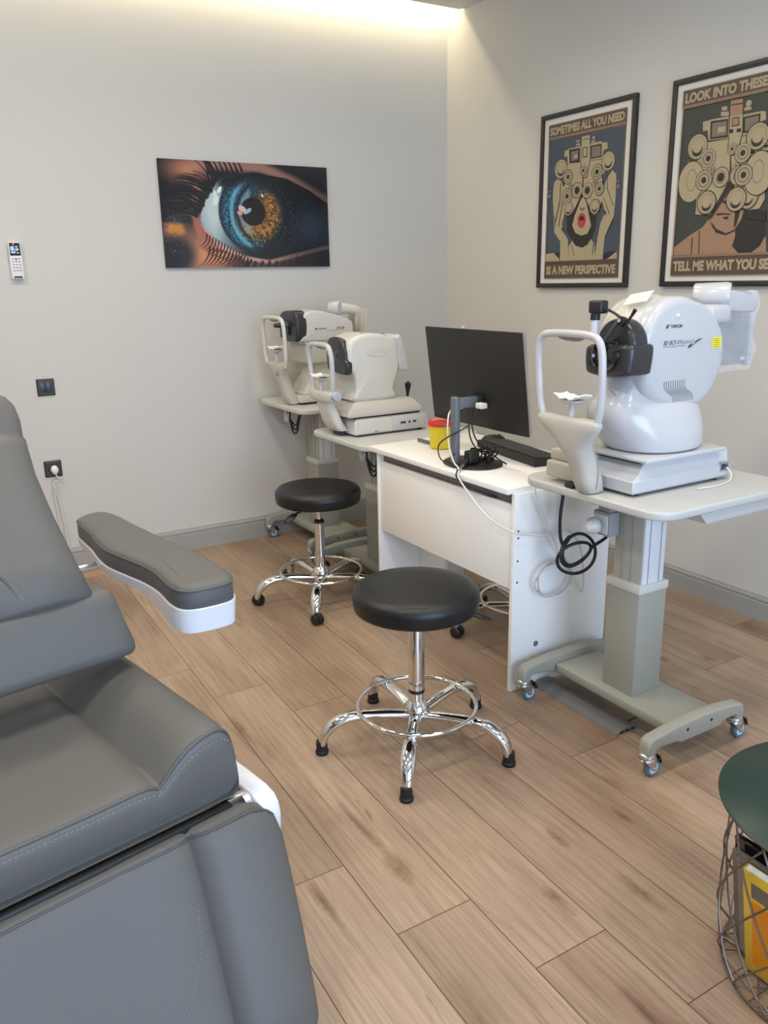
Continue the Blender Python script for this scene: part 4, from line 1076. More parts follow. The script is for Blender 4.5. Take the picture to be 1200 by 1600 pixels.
# keyboard, mouse, bin, rod -------------------------------------
ang = math.atan2(-2.095+1.678, -.995+.933)   # long axis of the keyboard
kb = thing('keyboard', 'black keyboard lying on the white desk behind the monitor', 'keyboard', (-.965, -1.885, .770), ang)
part('keyboard_body', MB().loft([[(x, y, z+ (.010 if y*1 < 0 else 0)*0) for x, y, z in r] for r in ([(-.222, -.075, .002), (.222, -.075, .002), (.222, .075, .002), (-.222, .075, .002)], [(-.225, -.078, .006), (.225, -.078, .006), (.225, .078, .006), (-.225, .078, .006)], [(-.225, -.078, .030), (.225, -.078, .030), (.225, .078, .014), (-.225, .078, .014)], [(-.221, -.074, .033), (.221, -.074, .033), (.221, .074, .017), (-.221, .074, .017)])]), blk, kb)
m = MB(); widths = [[1]*15+[1]*3+[1]*4, [1.5]+[1]*12+[1.5]+[1]*3+[1]*4, [1.8]+[1]*11+[2.2]+[0]*3+[1]*4, [2.3]+[1]*10+[2.7]+[0, 1, 0]+[1]*4, [1.3, 1.1, 1.1, 6, 1.1, 1.1, 1.3]+[1]*3+[2, 1, 1]]
keys = []
for r_ in range(6):
    ncol = 21; y = -.058+r_*.0226
    x = -.213
    pat = [1]*15+[.25]+[1]*3+[.25]+[1]*4 if r_ not in (5,) else [1.3, 1.2, 1.2, 5.6, 1.2, 1.2, 1.3, 1.0, 1.0, .25, 1, 1, 1, .25, 2, 1, 1]
    tot = sum(pat); un = .426/tot
    for w in pat:
        if w != .25:
            zz = .0325-(y+.078)*.1026
            m.box(x+.0012, x+w*un-.0012, y-.0095, y+.0095, zz-.002, zz+.0055, .0015, 1)
        x += w*un
kk = part('keys', m, mat('key_caps', srgb(30, 30, 32), .4, bump=.02), kb); kk['kind'] = 'stuff'
ms = thing('computer_mouse', 'black computer mouse on the desk between keyboard and monitor', 'mouse', (-.900, -1.625, .770), math.radians(-20))
rings_ = []
for z, k in ((.001, .94), (.004, 1.0), (.014, 1.0), (.024, .90), (.032, .70), (.037, .40), (.0385, .1)): rings_.append(ring(-.006*(1-k), 0, .056*k, .033*k, z, 2.3, 32))
part('mouse_body', MB().loft(rings_), blk, ms); part('scroll_wheel', MB().cyl((.028, -.003, .033), (.028, .003, .033), .006, seg=14), rubber, ms)
# yellow tub
t = thing('sharps_bin', 'small yellow tub with a red lid on the white desk', 'container', (-1.140, -1.572, .770))
part('tub', MB().lathe([(0, .002), (.046, .002), (.049, .005), (.055, .098), (.055, .102), (.05, .102), (0, .1)], seg=40), yel, t)
part('lid', MB().lathe([(.056, .098), (.0595, .099), (.0605, .104), (.0600, .112), (.0565, .120), (.050, .1215), (.046, .118), (.0, .117)], seg=40), red, t)
part('lid_flap', MB().prism([(.045*math.cos(a), .045*math.sin(a)) for a in np.linspace(-.5, 3.0, 16)], 'z', .117, .122, .001), mat('lid_inset', srgb(222, 120, 96), .4, bump=.02), t)
solo('penholder_bar', MB().box(-1.150, -1.136, -1.497, -1.395, .770, .786, .004), mat('dark_grey_bar', srgb(96, 94, 92), .4, bump=.02), 'short grey bar lying beside the yellow tub', 'ruler', (-1.143, -1.446, .770))

# grey floor cable cover -----------------------------------------
a_, b_ = V(-1.195, -2.318, 0), V(-1.203, -2.742, 0)
prof = [(-.050, .0), (-.048, .003), (-.030, .013), (-.015, .017), (.015, .017), (.030, .013), (.048, .003), (.050, 0)]
m = MB().loft([[(p[0]+q.x, q.y, p[1]+.0005) for p in prof] for q in (a_, b_)])
cc = thing('cable_cover', 'grey plastic cable cover lying on the floor under the right stand', 'cable cover', (-1.2, -2.53, 0), world=True)
part('cover_shell', m, pvc, cc, angle=20)
m = MB()
for s in (-.026, 0, .026): m.prism([(s-1.203-.010, .003), (s-1.203+.010, .003), (s-1.203+.009, .011), (s-1.203-.009, .0115)], 'y', -2.7425, -2.7415)
part('channel_ends', m, blk, cc)
cable('short black cable end poking out beside the floor cable cover', [(-1.157, -2.70, .006), (-1.135, -2.71, .016), (-1.115, -2.70, .012), (-1.10, -2.705, .006)], .003, cab_b)

# ================================================================ INSTRUMENTS
def head_frame(t, xt, xb, ya, yb, z0, z1, ztop, m, w=.011, padm=None):
    # the U-shaped forehead frame the patient leans on: plane leans from xb (foot) to xt (top)
    X = lambda z: xb+(xt-xb)*(z-z0)/(ztop-z0)
    yc = (ya+yb)/2; g = MB()
    pts = [(X(z0), yc+(ya-yc)*.86, z0), (X((z0+z1)/2), yc+(ya-yc)*.95, (z0+z1)/2), (X(z1), ya, z1), (X((z1+ztop)/2), ya+(.004 if ya > yb else -.004), (z1+ztop)/2), (X(ztop-.03), ya, ztop-.035), (X(ztop), ya+(yc-ya)*.14, ztop-.006), (X(ztop), ya+(yc-ya)*.45, ztop+.002), (X(ztop), yc, ztop+.004)]
    mir = [(x, 2*yc-y, z) for x, y, z in pts[::-1]][1:]
    g.tube(pts+mir, w, 14, sm=6, flat=(1.0, 1.0))
    fr = part('head_frame', g, m, t)
    sx = 1
    part('forehead_pad', MB().tube([(X(ztop)+.008, yc-.055, ztop-.006), (X(ztop)+.013, yc-.03, ztop-.008), (X(ztop)+.015, yc, ztop-.008), (X(ztop)+.013, yc+.03, ztop-.008), (X(ztop)+.008, yc+.055, ztop-.006)], [.004, .010, .012, .010, .004], 12, upv=(0, 0, 1), flat=(1.0, .6)), padm or pad_m, fr)
    return X
def chin_rest(t, x, y, z, ztop, m):
    g = MB().cyl((x, y, z), (x, y, ztop-.01), .0085, seg=16).loft([ring(x, y, .02, .030, ztop-.014, 2.4, 24), ring(x, y, .026, .042, ztop-.006, 2.4, 24), ring(x, y, .026, .042, ztop-.002, 2.4, 24)])
    c = part('chin_rest', g, m, t)
    G = []
    for i in range(9):
        yy = y-.052+.104*i/8; G.append([(x-.028+.056*j/6, yy, ztop+.001+.010*((i-4)/4)**2+.0035*math.sin(i*1.9+j*.6)) for j in range(7)])
    G2 = [[(a, b, c_+.005) for a, b, c_ in r] for r in G]
    g = MB().grid(G); g.grid(G2)
    n = 7
    o = len(G)*n
    def side(idx):
        g.f += [(a, b, b+o, a+o) for a, b in zip(idx, idx[1:])]; g.m += [0]*(len(idx)-1)
    side([i*n for i in range(9)]); side([i*n+n-1 for i in range(9)]); side(list(range(n))); side([8*n+j for j in range(n)])
    part('paper_tissue', g, paper, t)

def vent_lines(g, x0, z0, n, dx, y, curve):
    for k in range(n):
        P = [(x0+k*dx+a, y, z0+b) for a, b in curve]; g.tube(P, .0013, 6, sm=3)

# ---- right: big scanner -----------------------------------------
yc = -2.63; zt = .83
t = thing('retinal_scanner', 'large white retinal scanner with a black lens unit on the right stand', 'eye examination instrument', (-1.10, yc, zt), world=True)
g = MB().loft([[(x, y, z) for x, y in r] for r, z in ((([(-1.315+.02, -2.776), (-.855, -2.776), (-.855, -2.484), (-1.295, -2.484)]), zt+.009), ([(-1.297, -2.782), (-.852, -2.782), (-.852, -2.478), (-1.297, -2.478)], zt+.014), ([(-1.297, -2.782), (-.853, -2.782), (-.853, -2.478), (-1.297, -2.478)], zt+.050), ([(-1.262, -2.770), (-.853, -2.770), (-.853, -2.490), (-1.262, -2.490)], zt+.064), ([(-1.238, -2.766), (-.853, -2.766), (-.853, -2.494), (-1.238, -2.494)], zt+.098))])
bs = part('base', g, devw2, t, bev=.004)
g = MB()
for x in (-1.26, -.90):
    for y in (-2.75, -2.51): g.cyl((x, y, zt), (x, y, zt+.012), .016, seg=16)
part('rubber_feet', g, rubber, bs)
part('port_recess', MB().box(-.905, -.862, -2.7832, -2.781, zt+.030, zt+.060, .0005), inkg, bs)
part('ports', MB().box(-.900, -.885, -2.7845, -2.783, zt+.036, zt+.054).box(-.882, -.872, -2.7845, -2.783, zt+.040, zt+.052), ink, bs)
part('shadow_gap', MB().box(-1.26, -.87, -2.765, -2.495, zt+.0975, zt+.101), blk, bs)
part('slide_plate', MB().box(-1.262, -.900, -2.795, -2.50, .931, .943, .004, 3), devw2, t)
g = MB().loft([ring(cx, cy, a, b, z, p, 56) for z, cx, cy, a, b, p in ((.943, -1.075, -2.645, .135, .125, 2.3), (.950, -1.075, -2.645, .150, .135, 2.3), (.965, -1.073, -2.642, .160, .139, 2.4), (1.0, -1.080, -2.630, .182, .142, 2.4), (1.04, -1.09, -2.622, .190, .138, 2.5), (1.075, -1.095, -2.618, .190, .126, 2.6), (1.10, -1.09, -2.618, .182, .110, 2.8), (1.13, -1.08, -2.62, .172, .099, 3), (1.19, -1.06, -2.63, .155, .09, 3.4))])
part('body_base', g, devw2, t)
out = smooth_outline([(-1.205, 1.125), (-1.225, 1.19), (-1.232, 1.26), (-1.220, 1.32), (-1.185, 1.372), (-1.135, 1.400), (-1.085, 1.408), (-1.03, 1.402), (-.965, 1.380), (-.905, 1.335), (-.868, 1.275), (-.862, 1.20), (-.885, 1.14), (-.925, 1.09), (-1.0, 1.06), (-1.12, 1.07)], 4)
g = MB(); puff(g, out, 'y', -2.733, -2.530, .028)
head = part('scanner_head', g, devw2, t, angle=60)
g = MB(); puff(g, smooth_outline([(-1.225, 1.18), (-1.252, 1.20), (-1.262, 1.27), (-1.248, 1.325), (-1.205, 1.372), (-1.15, 1.402), (-1.10, 1.405), (-1.12, 1.3), (-1.15, 1.18)], 4), 'y', -2.695, -2.565, .035)
part('front_cover', g, devw3, head, angle=60)
part('front_seam', MB().tube([(-1.262, -2.63, 1.14), (-1.255, -2.66, 1.11), (-1.245, -2.70, 1.03)], .0012, 6), inkg, t)
# black lens unit
g = MB(); puff(g, [(-2.668+.076*math.cos(a), 1.270+.078*math.sin(a)) for a in np.linspace(0, 2*PI, 40, endpoint=False)], 'x', -1.292, -1.222, .018)
lu = part('lens_housing', g, lens_g, t, angle=60)
g = MB(); puff(g, smooth_outline([(-2.570, 1.250), (-2.580, 1.268), (-2.62, 1.274), (-2.70, 1.276), (-2.745, 1.277), (-2.757, 1.262), (-2.752, 1.205), (-2.742, 1.188), (-2.67, 1.178), (-2.59, 1.184), (-2.573, 1.202)], 3), 'x', -1.318, -1.208, .022)
part('lens_block', g, lens_g, lu, angle=60)
part('lens_ring', MB().lathe([(.0, .030), (.030, .026), (.034, .034), (.042, .030), (.048, .012), (.05, 0), (0, 0)], (-1.310, -2.668, 1.245), (-1, 0, 0), 36), lens_b, lu)
g = MB()
for y, z, r in ((-2.600, 1.248, .007), (-2.600, 1.216, .007)): g.cyl((-1.314, y, z), (-1.320, y, z), r, seg=16)
part('sensor_windows', g, lens_b, lu)
g = MB().tube([(-1.305, -2.60, 1.388), (-1.305, -2.63, 1.380), (-1.30, -2.67, 1.365), (-1.30, -2.71, 1.345)], [.0045, .0045, .004, .0045], 8).tube([(-1.305, -2.715, 1.325), (-1.30, -2.735, 1.355), (-1.30, -2.75, 1.375)], [.005, .004, .0065], 8).tube([(-1.315, -2.70, 1.34), (-1.345, -2.685, 1.29), (-1.35, -2.68, 1.26)], .006, 8).lathe([(0, -.008), (.014, -.008), (.014, .008), (0, .008)], (-1.305, -2.708, 1.342), (-1, 0, .2), 18)
fx = part('fixation_arm', g, blk, t)
part('arm_screw', MB().lathe([(0, 0), (.006, 0), (.006, .003), (0, .004)], (-1.315, -2.708, 1.345), (-1, 0, .2), 14).lathe([(0, 0), (.006, 0), (.006, .003), (0, .004)], (-1.358, -2.685, 1.272), (-1, 0, .2), 14), chrome, fx)
part('fixation_lamp', MB().box(-1.320, -1.285, -2.636, -2.584, 1.362, 1.400, .007, 3).lathe([(0, 0), (.0145, 0), (.0145, .018), (0, .018)], (-1.303, -2.600, 1.343), (0, 0, 1), 20), blk, fx)
part('lamp_stem', MB().lathe([(.012, 1.305), (.012, 1.343), (0, 1.343)], (-1.303, -2.600, 0), (0, 0, 1), 20), shellw, fx)
# marks on the side
g = MB(); YS = -2.7342
g.mi = 0; put_text(g, 'TOPCON', (-1.128, YS, 1.3165), (1, 0, 0), (0, 0, 1), .050, .0095, bold=.03)
g.prism([(-1.150, 1.3165), (-1.141, 1.3165), (-1.138, 1.321), (-1.143, 1.321), (-1.141, 1.3235), (-1.134, 1.3235), (-1.1325, 1.3265), (-1.144, 1.3265)], 'y', YS, YS+.0004)
g.mi = 1; put_text(g, '3D OCT-1', (-1.155, YS, 1.267), (1, 0, .0), (0, 0, 1), .066, .013, shear=.25, bold=.02)
g.mi = 2; put_text(g, 'Maestro2', (-1.089, YS, 1.267), (1, 0, .0), (0, 0, 1), .068, .014, shear=.35)
g.mi = 0; put_text(g, '3D OPTICAL COHERENCE TOMOGRAPHY', (-1.155, YS, 1.2605), (1, 0, 0), (0, 0, 1), .10, .0032)
for k in range(3): g.tube([(-1.045+k*.001, YS, 1.254+k*.003), (-1.035, YS, 1.2575+k*.003), (-1.028, YS, 1.2585+k*.003)], .001, 6, sm=2)
g.tube([(-1.03, YS, 1.262), (-1.012, YS, 1.267), (-1.004, YS, 1.277)], .0008, 6, sm=3)
for k in range(3): g.tube([(-1.018+k*.008, YS, 1.270+k*.003), (-1.010+k*.008, YS, 1.2725+k*.003), (-1.001+k*.008, YS, 1.2725+k*.003)], .0011, 6, sm=2)
part('lettering', g, [ink, inkb, inkg], head, flat=True)
g = MB().box(-.9345, -.893, YS-.0003, YS+.0005, 1.247, 1.281); lb = part('warning_label', g, ylab, head)
g = MB()
for k in range(5): g.box(-.930, -.899-.003*(k % 2), YS-.0007, YS-.0004, 1.2505+k*.006, 1.2525+k*.006)
part('label_text', g, mat('label_ink', srgb(150, 140, 40), .5, bump=.01), lb)
g = MB(); vent_lines(g, -1.138, 1.12, 10, .0098, YS+.0004, [(0, .040), (.0, .026), (.006, .014), (.020, .005), (.036, -.004), (.044, -.014), (.045, -.026)])
g2 = MB(); vent_lines(g2, -1.10, 1.4, 9, .0098, -2.72, [(0, 0), (0, -.001)])
part('side_vents', g, inkg, head)
g = MB()
for k in range(9):
    x = -1.085+k*.011; zt_ = 1.4075-.9*(x+1.085)**2*1.2; g.tube([(x, -2.700, zt_+.0006), (x+.001, -2.718, zt_-.004), (x+.002, -2.729, zt_-.013)], .0014, 6, sm=3)
part('top_vents', g, inkg, head)
part('badge', MB().prism([(a, b) for a, b in [(-1.10+.006*math.cos(q), 1.353+.0045*math.sin(q)) for q in np.linspace(0, 2*PI, 16, endpoint=False)]], 'y', YS-.0006, YS+.001), paper, head)
part('panel_seams', MB().tube([(-.895, YS, 1.226), (-.88, YS, 1.227), (-.868, YS+.003, 1.228)], .0007, 6).tube([(-.925, YS+.01, 1.125), (-.918, YS+.008, 1.14), (-.915, YS, 1.155)], .0007, 6), inkg, head)
part('lock_hole', MB().lathe([(0, 0), (.009, 0), (.010, .001), (.007, .0014), (.006, .0005), (0, .0005)], (-1.185, -2.7515, 1.008), (-.35, -1, 0), 18, sy=.6), inkg, t)
part('film_strip', MB().box(-1.215, -1.150, -2.69, -2.615, 1.404, 1.4052, rot=Matrix.Rotation(-.50, 4, 'Y') @ Matrix.Rotation(.35, 4, 'Z')), mat('clear_film', (.95, .96, .97, 1), .06, alpha=.45, bump=.8, bscale=30, spec=.9), t)
part('nameplate', MB().lathe([(0, 0), (.014, 0), (.014, .001), (0, .002)], (-1.402, -2.652, .992), (-1, -.15, .0), 24, sx=.5, sy=1.0), inkg, t)
# screen arm and control panel behind
g = MB().box(-.905, -.80, -2.70, -2.58, 1.315, 1.375, .018, 4)
g.lathe([(0, 0), (.036, 0), (.042, .005), (.045, .105), (.041, .116), (0, .118)], (-.80, -2.540, 1.398), (.55, -.83, 0), 36)
part('screen_arm_joint', g, devw2, t, angle=50)
g = MB(); puff(g, smooth_outline([(-.775, 1.375), (-.77, 1.405), (-.74, 1.418), (-.66, 1.405), (-.615, 1.395), (-.60, 1.375), (-.605, 1.35), (-.63, 1.343), (-.75, 1.350)], 3), 'y', -2.65, -2.585, .014)
part('screen_arm', g, devw2, t, angle=50)
part('control_panel', MB().box(-.745, -.490, -2.545, -2.528, 1.158, 1.405, .004), tabscreen, t)
part('control_panel_rim', MB().box(-.502, -.478, -2.555, -2.522, 1.152, 1.412, .006), devw2, t)
rngb = random.Random(2)
G = [[(-.775+.285*i/16, -2.562-.010*math.sin(i*1.1+j*.7)-.006*rngb.random(), 1.140+.27*j/16) for i in range(17)] for j in range(17)]
part('plastic_bag', MB().grid(G), bagm, t, flat=False, angle=80)
part('white_label', MB().box(-.530, -.506, -2.5465, -2.5455, 1.172, 1.184), remw, t)
# column with head frame
xp = -1.362
g = MB().loft([ring(cx, cy, a, b, z, p, 36) for z, cx, cy, a, b, p in ((.8305, -1.340, -2.652, .028, .026, 3), (.836, -1.342, -2.652, .038, .034, 3), (.87, -1.350, -2.648, .042, .038, 3), (.93, -1.366, -2.640, .040, .042, 3), (.97, -1.388, -2.630, .036, .055, 2.8), (1.0, -1.398, -2.624, .030, .078, 2.6), (1.03, -1.405, -2.620, .028, .112, 3), (1.05, -1.407, -2.616, .026, .130, 3.4), (1.062, -1.407, -2.616, .022, .126, 3.4), (1.066, -1.407, -2.616, .016, .11, 3.4))])
part('front_post', g, devw3, t, angle=60)
part('post_seam', MB().tube([(-1.352, -2.688, .845), (-1.345, -2.6875, .90), (-1.352, -2.685, .95), (-1.37, -2.695, .99)], .0011, 6), inkg, t)
part('side_block', MB().box(-1.345, -1.20, -2.60, -2.452, .845, .90, .01, 3).box(-1.33, -1.22, -2.59, -2.455, .90, .935, .008), devw3, t)
part('power_switch', MB().box(-1.36, -1.335, -2.595, -2.56, .8315, .845, .001), ink, t)
head_frame(t, -1.420, -1.405, -2.487, -2.745, 1.045, 1.12, 1.306, devw2, .0112)
chin_rest(t, -1.40, -2.62, 1.06, 1.118, devw2)
cable('thin white cable leaving the scanner base on the right stand', [(-.878, -2.785, .872), (-.872, -2.80, .852), (-.90, -2.815, .8345), (-.98, -2.83, .8335), (-1.06, -2.82, .8335)], .0028, cab_w)

# ---- middle: refractor on the low stand -------------------------------
yc = -.95; zt = .76
t = thing('autorefractor', 'cream auto refractometer with grey lens plate on the lower middle stand', 'eye examination instrument', (-1.11, yc, zt), world=True)
g = MB().loft([[(x, y, z) for x, y in r] for r, z in (([(-1.300, -1.100), (-.905, -1.100), (-.905, -.82), (-1.300, -.82)], zt+.008), ([(-1.306, -1.106), (-.900, -1.106), (-.900, -.81), (-1.306, -.81)], zt+.014), ([(-1.300, -1.100), (-.903, -1.100), (-.903, -.815), (-1.300, -.815)], zt+.072), ([(-1.285, -1.088), (-.915, -1.088), (-.915, -.825), (-1.285, -.825)], zt+.084))])
bs = part('base', g, devw, t, bev=.004)
g = MB()
for x in (-1.27, -.93):
    for y in (-1.08, -.84): g.cyl((x, y, zt), (x, y, zt+.012), .014, seg=14)
part('rubber_feet', g, rubber, bs)
part('side_cover', MB().box(-1.10, -.903, -1.1085, -1.100, zt+.012, zt+.082, .002), devw2, bs)
part('ports', MB().box(-1.055, -1.025, -1.1095, -1.108, zt+.042, zt+.052, .0005).cyl((-1.005, -1.108, zt+.047), (-1.005, -1.1098, zt+.047), .006, seg=12).box(-.985, -.965, -1.1095, -1.108, zt+.043, zt+.052, .0005), ink, bs)
part('icons', MB().box(-1.195, -1.190, -1.1067, -1.1055, zt+.018, zt+.023).box(-1.183, -1.178, -1.1067, -1.1055, zt+.018, zt+.023), ink, bs)
g = MB().loft([[(x, y, z) for x, y in r] for r, z in (([(-1.330, -1.098), (-.925, -1.098), (-.925, -.825), (-1.330, -.825)], .852), ([(-1.335, -1.100), (-.922, -1.100), (-.922, -.823), (-1.335, -.823)], .860), ([(-1.325, -1.095), (-.930, -1.095), (-.930, -.828), (-1.325, -.828)], .882), ([(-1.28, -1.062), (-.955, -1.062), (-.955, -.845), (-1.28, -.845)], .912), ([(-1.26, -1.05), (-.965, -1.05), (-.965, -.85), (-1.26, -.85)], .918))])
part('slide_carriage', g, devw3, t, bev=.006)
part('shadow_gap', MB().box(-1.29, -.93, -1.085, -.83, .8435, .853), blk, t)
out = [(-1.268, .916), (-1.262, .96), (-1.260, 1.00), (-1.270, 1.045), (-1.292, 1.07), (-1.300, 1.13), (-1.292, 1.185), (-1.262, 1.215), (-1.20, 1.230), (-1.12, 1.226), (-1.05, 1.208), (-1.022, 1.195), (-1.01, 1.12), (-1.02, 1.055), (-1.030, 1.02), (-1.048, .985), (-1.052, .95), (-1.052, .916)]
g = MB(); puff(g, smooth_outline(out, 3), 'y', -1.050, -.850, .022)
body = part('refractor_body', g, devw, t, angle=55)
g = MB(); puff(g, [(a, b) for a, b in smooth_outline([(-1.045, 1.195), (-1.048, 1.205), (-1.035, 1.212), (-1.012, 1.205), (-.975, 1.06), (-.985, 1.045), (-1.015, 1.05), (-1.022, 1.06)], 3)], 'y', -1.060, -.842, .010)
part('screen_shell', g, devw2, t, angle=50)
g = MB(); puff(g, smooth_outline([(-.855, 1.075), (-.850, 1.14), (-.865, 1.195), (-.90, 1.213), (-.96, 1.212), (-1.01, 1.195), (-1.038, 1.15), (-1.040, 1.115), (-1.052, 1.10), (-1.052, 1.065), (-1.036, 1.045), (-.95, 1.046), (-.87, 1.055)], 3), 'x', -1.312, -1.276, .012)
lp = part('lens_plate', g, lens_g, t, angle=55)
part('lens_window', MB().cyl((-1.310, -.955, 1.128), (-1.3145, -.955, 1.128), .010, seg=20).lathe([(.012, 0), (.030, 0), (.030, .0012), (.012, .0012)], (-1.311, -.955, 1.128), (-1, 0, 0), 28), lens_b, lp)
YS = -1.0508
part('nameplate', MB().prism([(-1.145+.058*math.cos(a), 1.143+.021*math.sin(a)) for a in np.linspace(0, 2*PI, 32, endpoint=False)], 'y', YS-.0006, YS+.001), metw, body)
g = MB(); put_text(g, 'AUTO REF', (-1.172, YS-.001, 1.142), (1, 0, 0), (0, 0, 1), .05, .010); 
bpy_side = MB()
for k in range(3): bpy_side.tube([(-1.215+k*.008, -1.035, 1.2265-k*.010), (-1.15, -1.035, 1.2265-k*.010), (-1.075+k*.006, -1.036, 1.214-k*.009)], .0016, 6, sm=3)
part('top_vents', MB().box(-1.215, -1.085, -1.0255, -1.022, 1.2225, 1.2295, .0005, rot=Matrix.Rotation(.05, 4, 'Y')).box(-1.212, -1.082, -1.040, -1.0365, 1.2155, 1.2205, .0005, rot=Matrix.Rotation(.05, 4, 'Y')).box(-1.209, -1.079, -1.0490, -1.046, 1.203, 1.2065, .0005, rot=Matrix.Rotation(.05, 4, 'Y')), inkg, body)
part('joystick', MB().lathe([(.007, 0), (.007, .02), (.0085, .03), (.014, .055), (.0155, .068), (.014, .074), (.006, .077), (.005, .082), (0, .082)], (-.945, -1.0, .905), (.06, 0, 1), 20), blk, t)
part('front_post', MB().loft([ring(cx, cy, a, b, z, p, 32) for z, cx, cy, a, b, p in ((zt+.022, -1.320, -.990, .020, .040, 3), (zt+.026, -1.325, -.985, .030, .055, 3), (zt+.045, -1.340, -.975, .034, .066, 3), (zt+.07, -1.352, -.968, .030, .068, 3.5), (.90, -1.376, -.962, .024, .066, 3.5), (.922, -1.380, -.962, .024, .066, 3.5), (.927, -1.384, -.958, .026, .100, 3.5), (.933, -1.386, -.957, .028, .112, 3.5), (.966, -1.390, -.957, .028, .116, 3.2), (.975, -1.390, -.957, .024, .110, 3.2))]), devw, t, angle=50)
part('post_gap_shade', MB().box(-1.335, -1.29, -1.02, -.94, zt, zt+.026, .003), ink, t)  # dark block standing in for the shaded gap below the hanging post
head_frame(t, -1.400, -1.388, -.848, -1.066, .962, 1.05, 1.184, devw2, .0115)
part('adjust_knob', MB().lathe([(0, 0), (.020, 0), (.023, .004), (.023, .022), (.019, .028), (0, .029)], (-1.385, -1.070, .957), (0, -1, 0), 28), mat('lilac_plastic', srgb(176, 178, 196), .35, bump=.02), t)
chin_rest(t, -1.395, -.95, .975, 1.035, devw2)

# ---- left: tonometer in the corner ------------------------------------
yc = -.31; zt = .83
t = thing('tonometer', 'cream air-puff tonometer with dark nozzle plate on the corner stand', 'eye examination instrument', (-1.10, yc, zt), world=True)
bs = part('base', MB().box(-1.262, -.86, -.435, -.185, zt+.010, zt+.050, .008, 3).box(-1.235, -.90, -.42, -.20, zt+.05, zt+.065, .006), devw, t)
g = MB()
for x in (-1.23, -.89):
    for y in (-.41, -.21): g.cyl((x, y, zt), (x, y, zt+.012), .014, seg=14)
part('rubber_feet', g, rubber, bs)
part('body_base', MB().loft([ring(cx, yc, a, b, z, p, 40) for z, cx, a, b, p in ((.893, -1.07, .16, .105, 3.5), (.93, -1.07, .145, .10, 3), (.98, -1.065, .115, .085, 2.6), (1.02, -1.055, .115, .088, 2.8), (1.05, -1.05, .130, .10, 3.2))]), devw3, t, angle=55)
part('body_block', MB().box(-1.205, -.90, -.420, -.205, 1.042, 1.148, .012, 3), devw3, t)
out = smooth_outline([(-1.225, 1.160), (-1.235, 1.17), (-1.235, 1.26), (-1.22, 1.298), (-1.17, 1.318), (-1.10, 1.312), (-1.00, 1.290), (-.935, 1.262), (-.918, 1.245), (-.915, 1.17), (-.925, 1.160)], 3)
g = MB(); puff(g, out, 'y', -.423, -.200, .016); hd = part('tonometer_head', g, devw, t, angle=50)
part('head_base', MB().box(-1.21, -.92, -.415, -.21, 1.145, 1.164, .004), devw2, t)
g = MB(); puff(g, smooth_outline([(-.205, 1.19), (-.205, 1.26), (-.220, 1.298), (-.26, 1.318), (-.35, 1.322), (-.40, 1.316), (-.424, 1.28), (-.424, 1.20), (-.415, 1.172), (-.38, 1.162), (-.23, 1.168)], 3), 'x', -1.262, -1.195, .014)
lp = part('nozzle_plate', g, lens_g, t, angle=50)
part('nozzle', MB().lathe([(0, .075), (.009, .073), (.013, .060), (.014, .030), (.022, .022), (.026, .0), (0, 0)], (-1.262, -.305, 1.246), (-1, 0, 0), 28).tube([(-1.270, -.33, 1.235), (-1.272, -.335, 1.21), (-1.268, -.337, 1.195)], [.010, .009, .006], 12), lens_g, lp)
YS = -.4245; g = MB()
g.mi = 0; put_text(g, 'TOPCON', (-1.135, YS, 1.2215), (1, 0, 0), (0, 0, 1), .050, .007, bold=.02)
g.prism([(-1.155, 1.2205), (-1.145, 1.2205), (-1.138, 1.229), (-1.148, 1.229)], 'y', YS, YS+.0004)
put_text(g, 'CT-1P', (-1.022, YS, 1.216), (1, 0, 0), (0, 0, 1), .046, .015, shear=.3, bold=.02)
g.mi = 1; g.box(-1.088, -1.026, YS-.0003, YS+.0005, 1.2135, 1.2145)
part('lettering', g, [ink, inkg], hd, flat=True)
part('top_ribs', MB().box(-1.15, -1.05, -.36, -.25, 1.309, 1.318, .002, rot=Matrix.Rotation(.15, 4, 'Y')), devw2, hd)
g = MB().lathe([(0, 0), (.032, 0), (.036, .004), (.038, .06), (.034, .068), (0, .069)], (-.985, -.285, 1.325), (.5, -.86, 0), 32)
part('screen_arm_joint', g, devw2, t)
g = MB().tube([(-.955, -.345, 1.325), (-.90, -.355, 1.318), (-.865, -.355, 1.308), (-.850, -.352, 1.275), (-.842, -.350, 1.20)], [.030, .027, .028, .024, .021], 16)
part('screen_arm', g, devw, t)
part('control_panel', MB().box(-.862, -.846, -.46, -.26, 1.10, 1.318, .004), devw3, t)
part('front_post', MB().loft([ring(cx, cy, a, b, z, p, 32) for z, cx, cy, a, b, p in ((zt+.001, -1.276, -.372, .024, .024, 3), (zt+.006, -1.278, -.372, .032, .033, 3), (zt+.05, -1.295, -.366, .034, .036, 3), (.94, -1.312, -.356, .030, .040, 3), (.99, -1.328, -.345, .028, .055, 2.8), (1.02, -1.334, -.338, .026, .085, 2.8), (1.05, -1.340, -.330, .024, .115, 3.2), (1.058, -1.340, -.330, .02, .110, 3.2))]), devw3, t, angle=55)
part('nameplate', MB().lathe([(0, 0), (.010, 0), (.010, .001), (0, .002)], (-1.361, -.365, 1.00), (-1, 0, 0), 20), inkg, t)
head_frame(t, -1.352, -1.342, -.195, -.458, 1.035, 1.10, 1.285, devw, .0105)
chin_rest(t, -1.342, -.335, 1.06, 1.125, devw2)

# ================================================================ TREATMENT CHAIR
S = .84; ZO = 1.47*(1-S)
chair = thing('treatment_chair', 'large grey leather treatment chair at the left with white armrest shell', 'reclining chair', (-3.0018, -2.8819, 0), math.radians(11))
K = lambda u, v, z: (u*S, -v*S, z*S+ZO)
def kx(m): m.v = [K(*v) for v in m.v]; return m
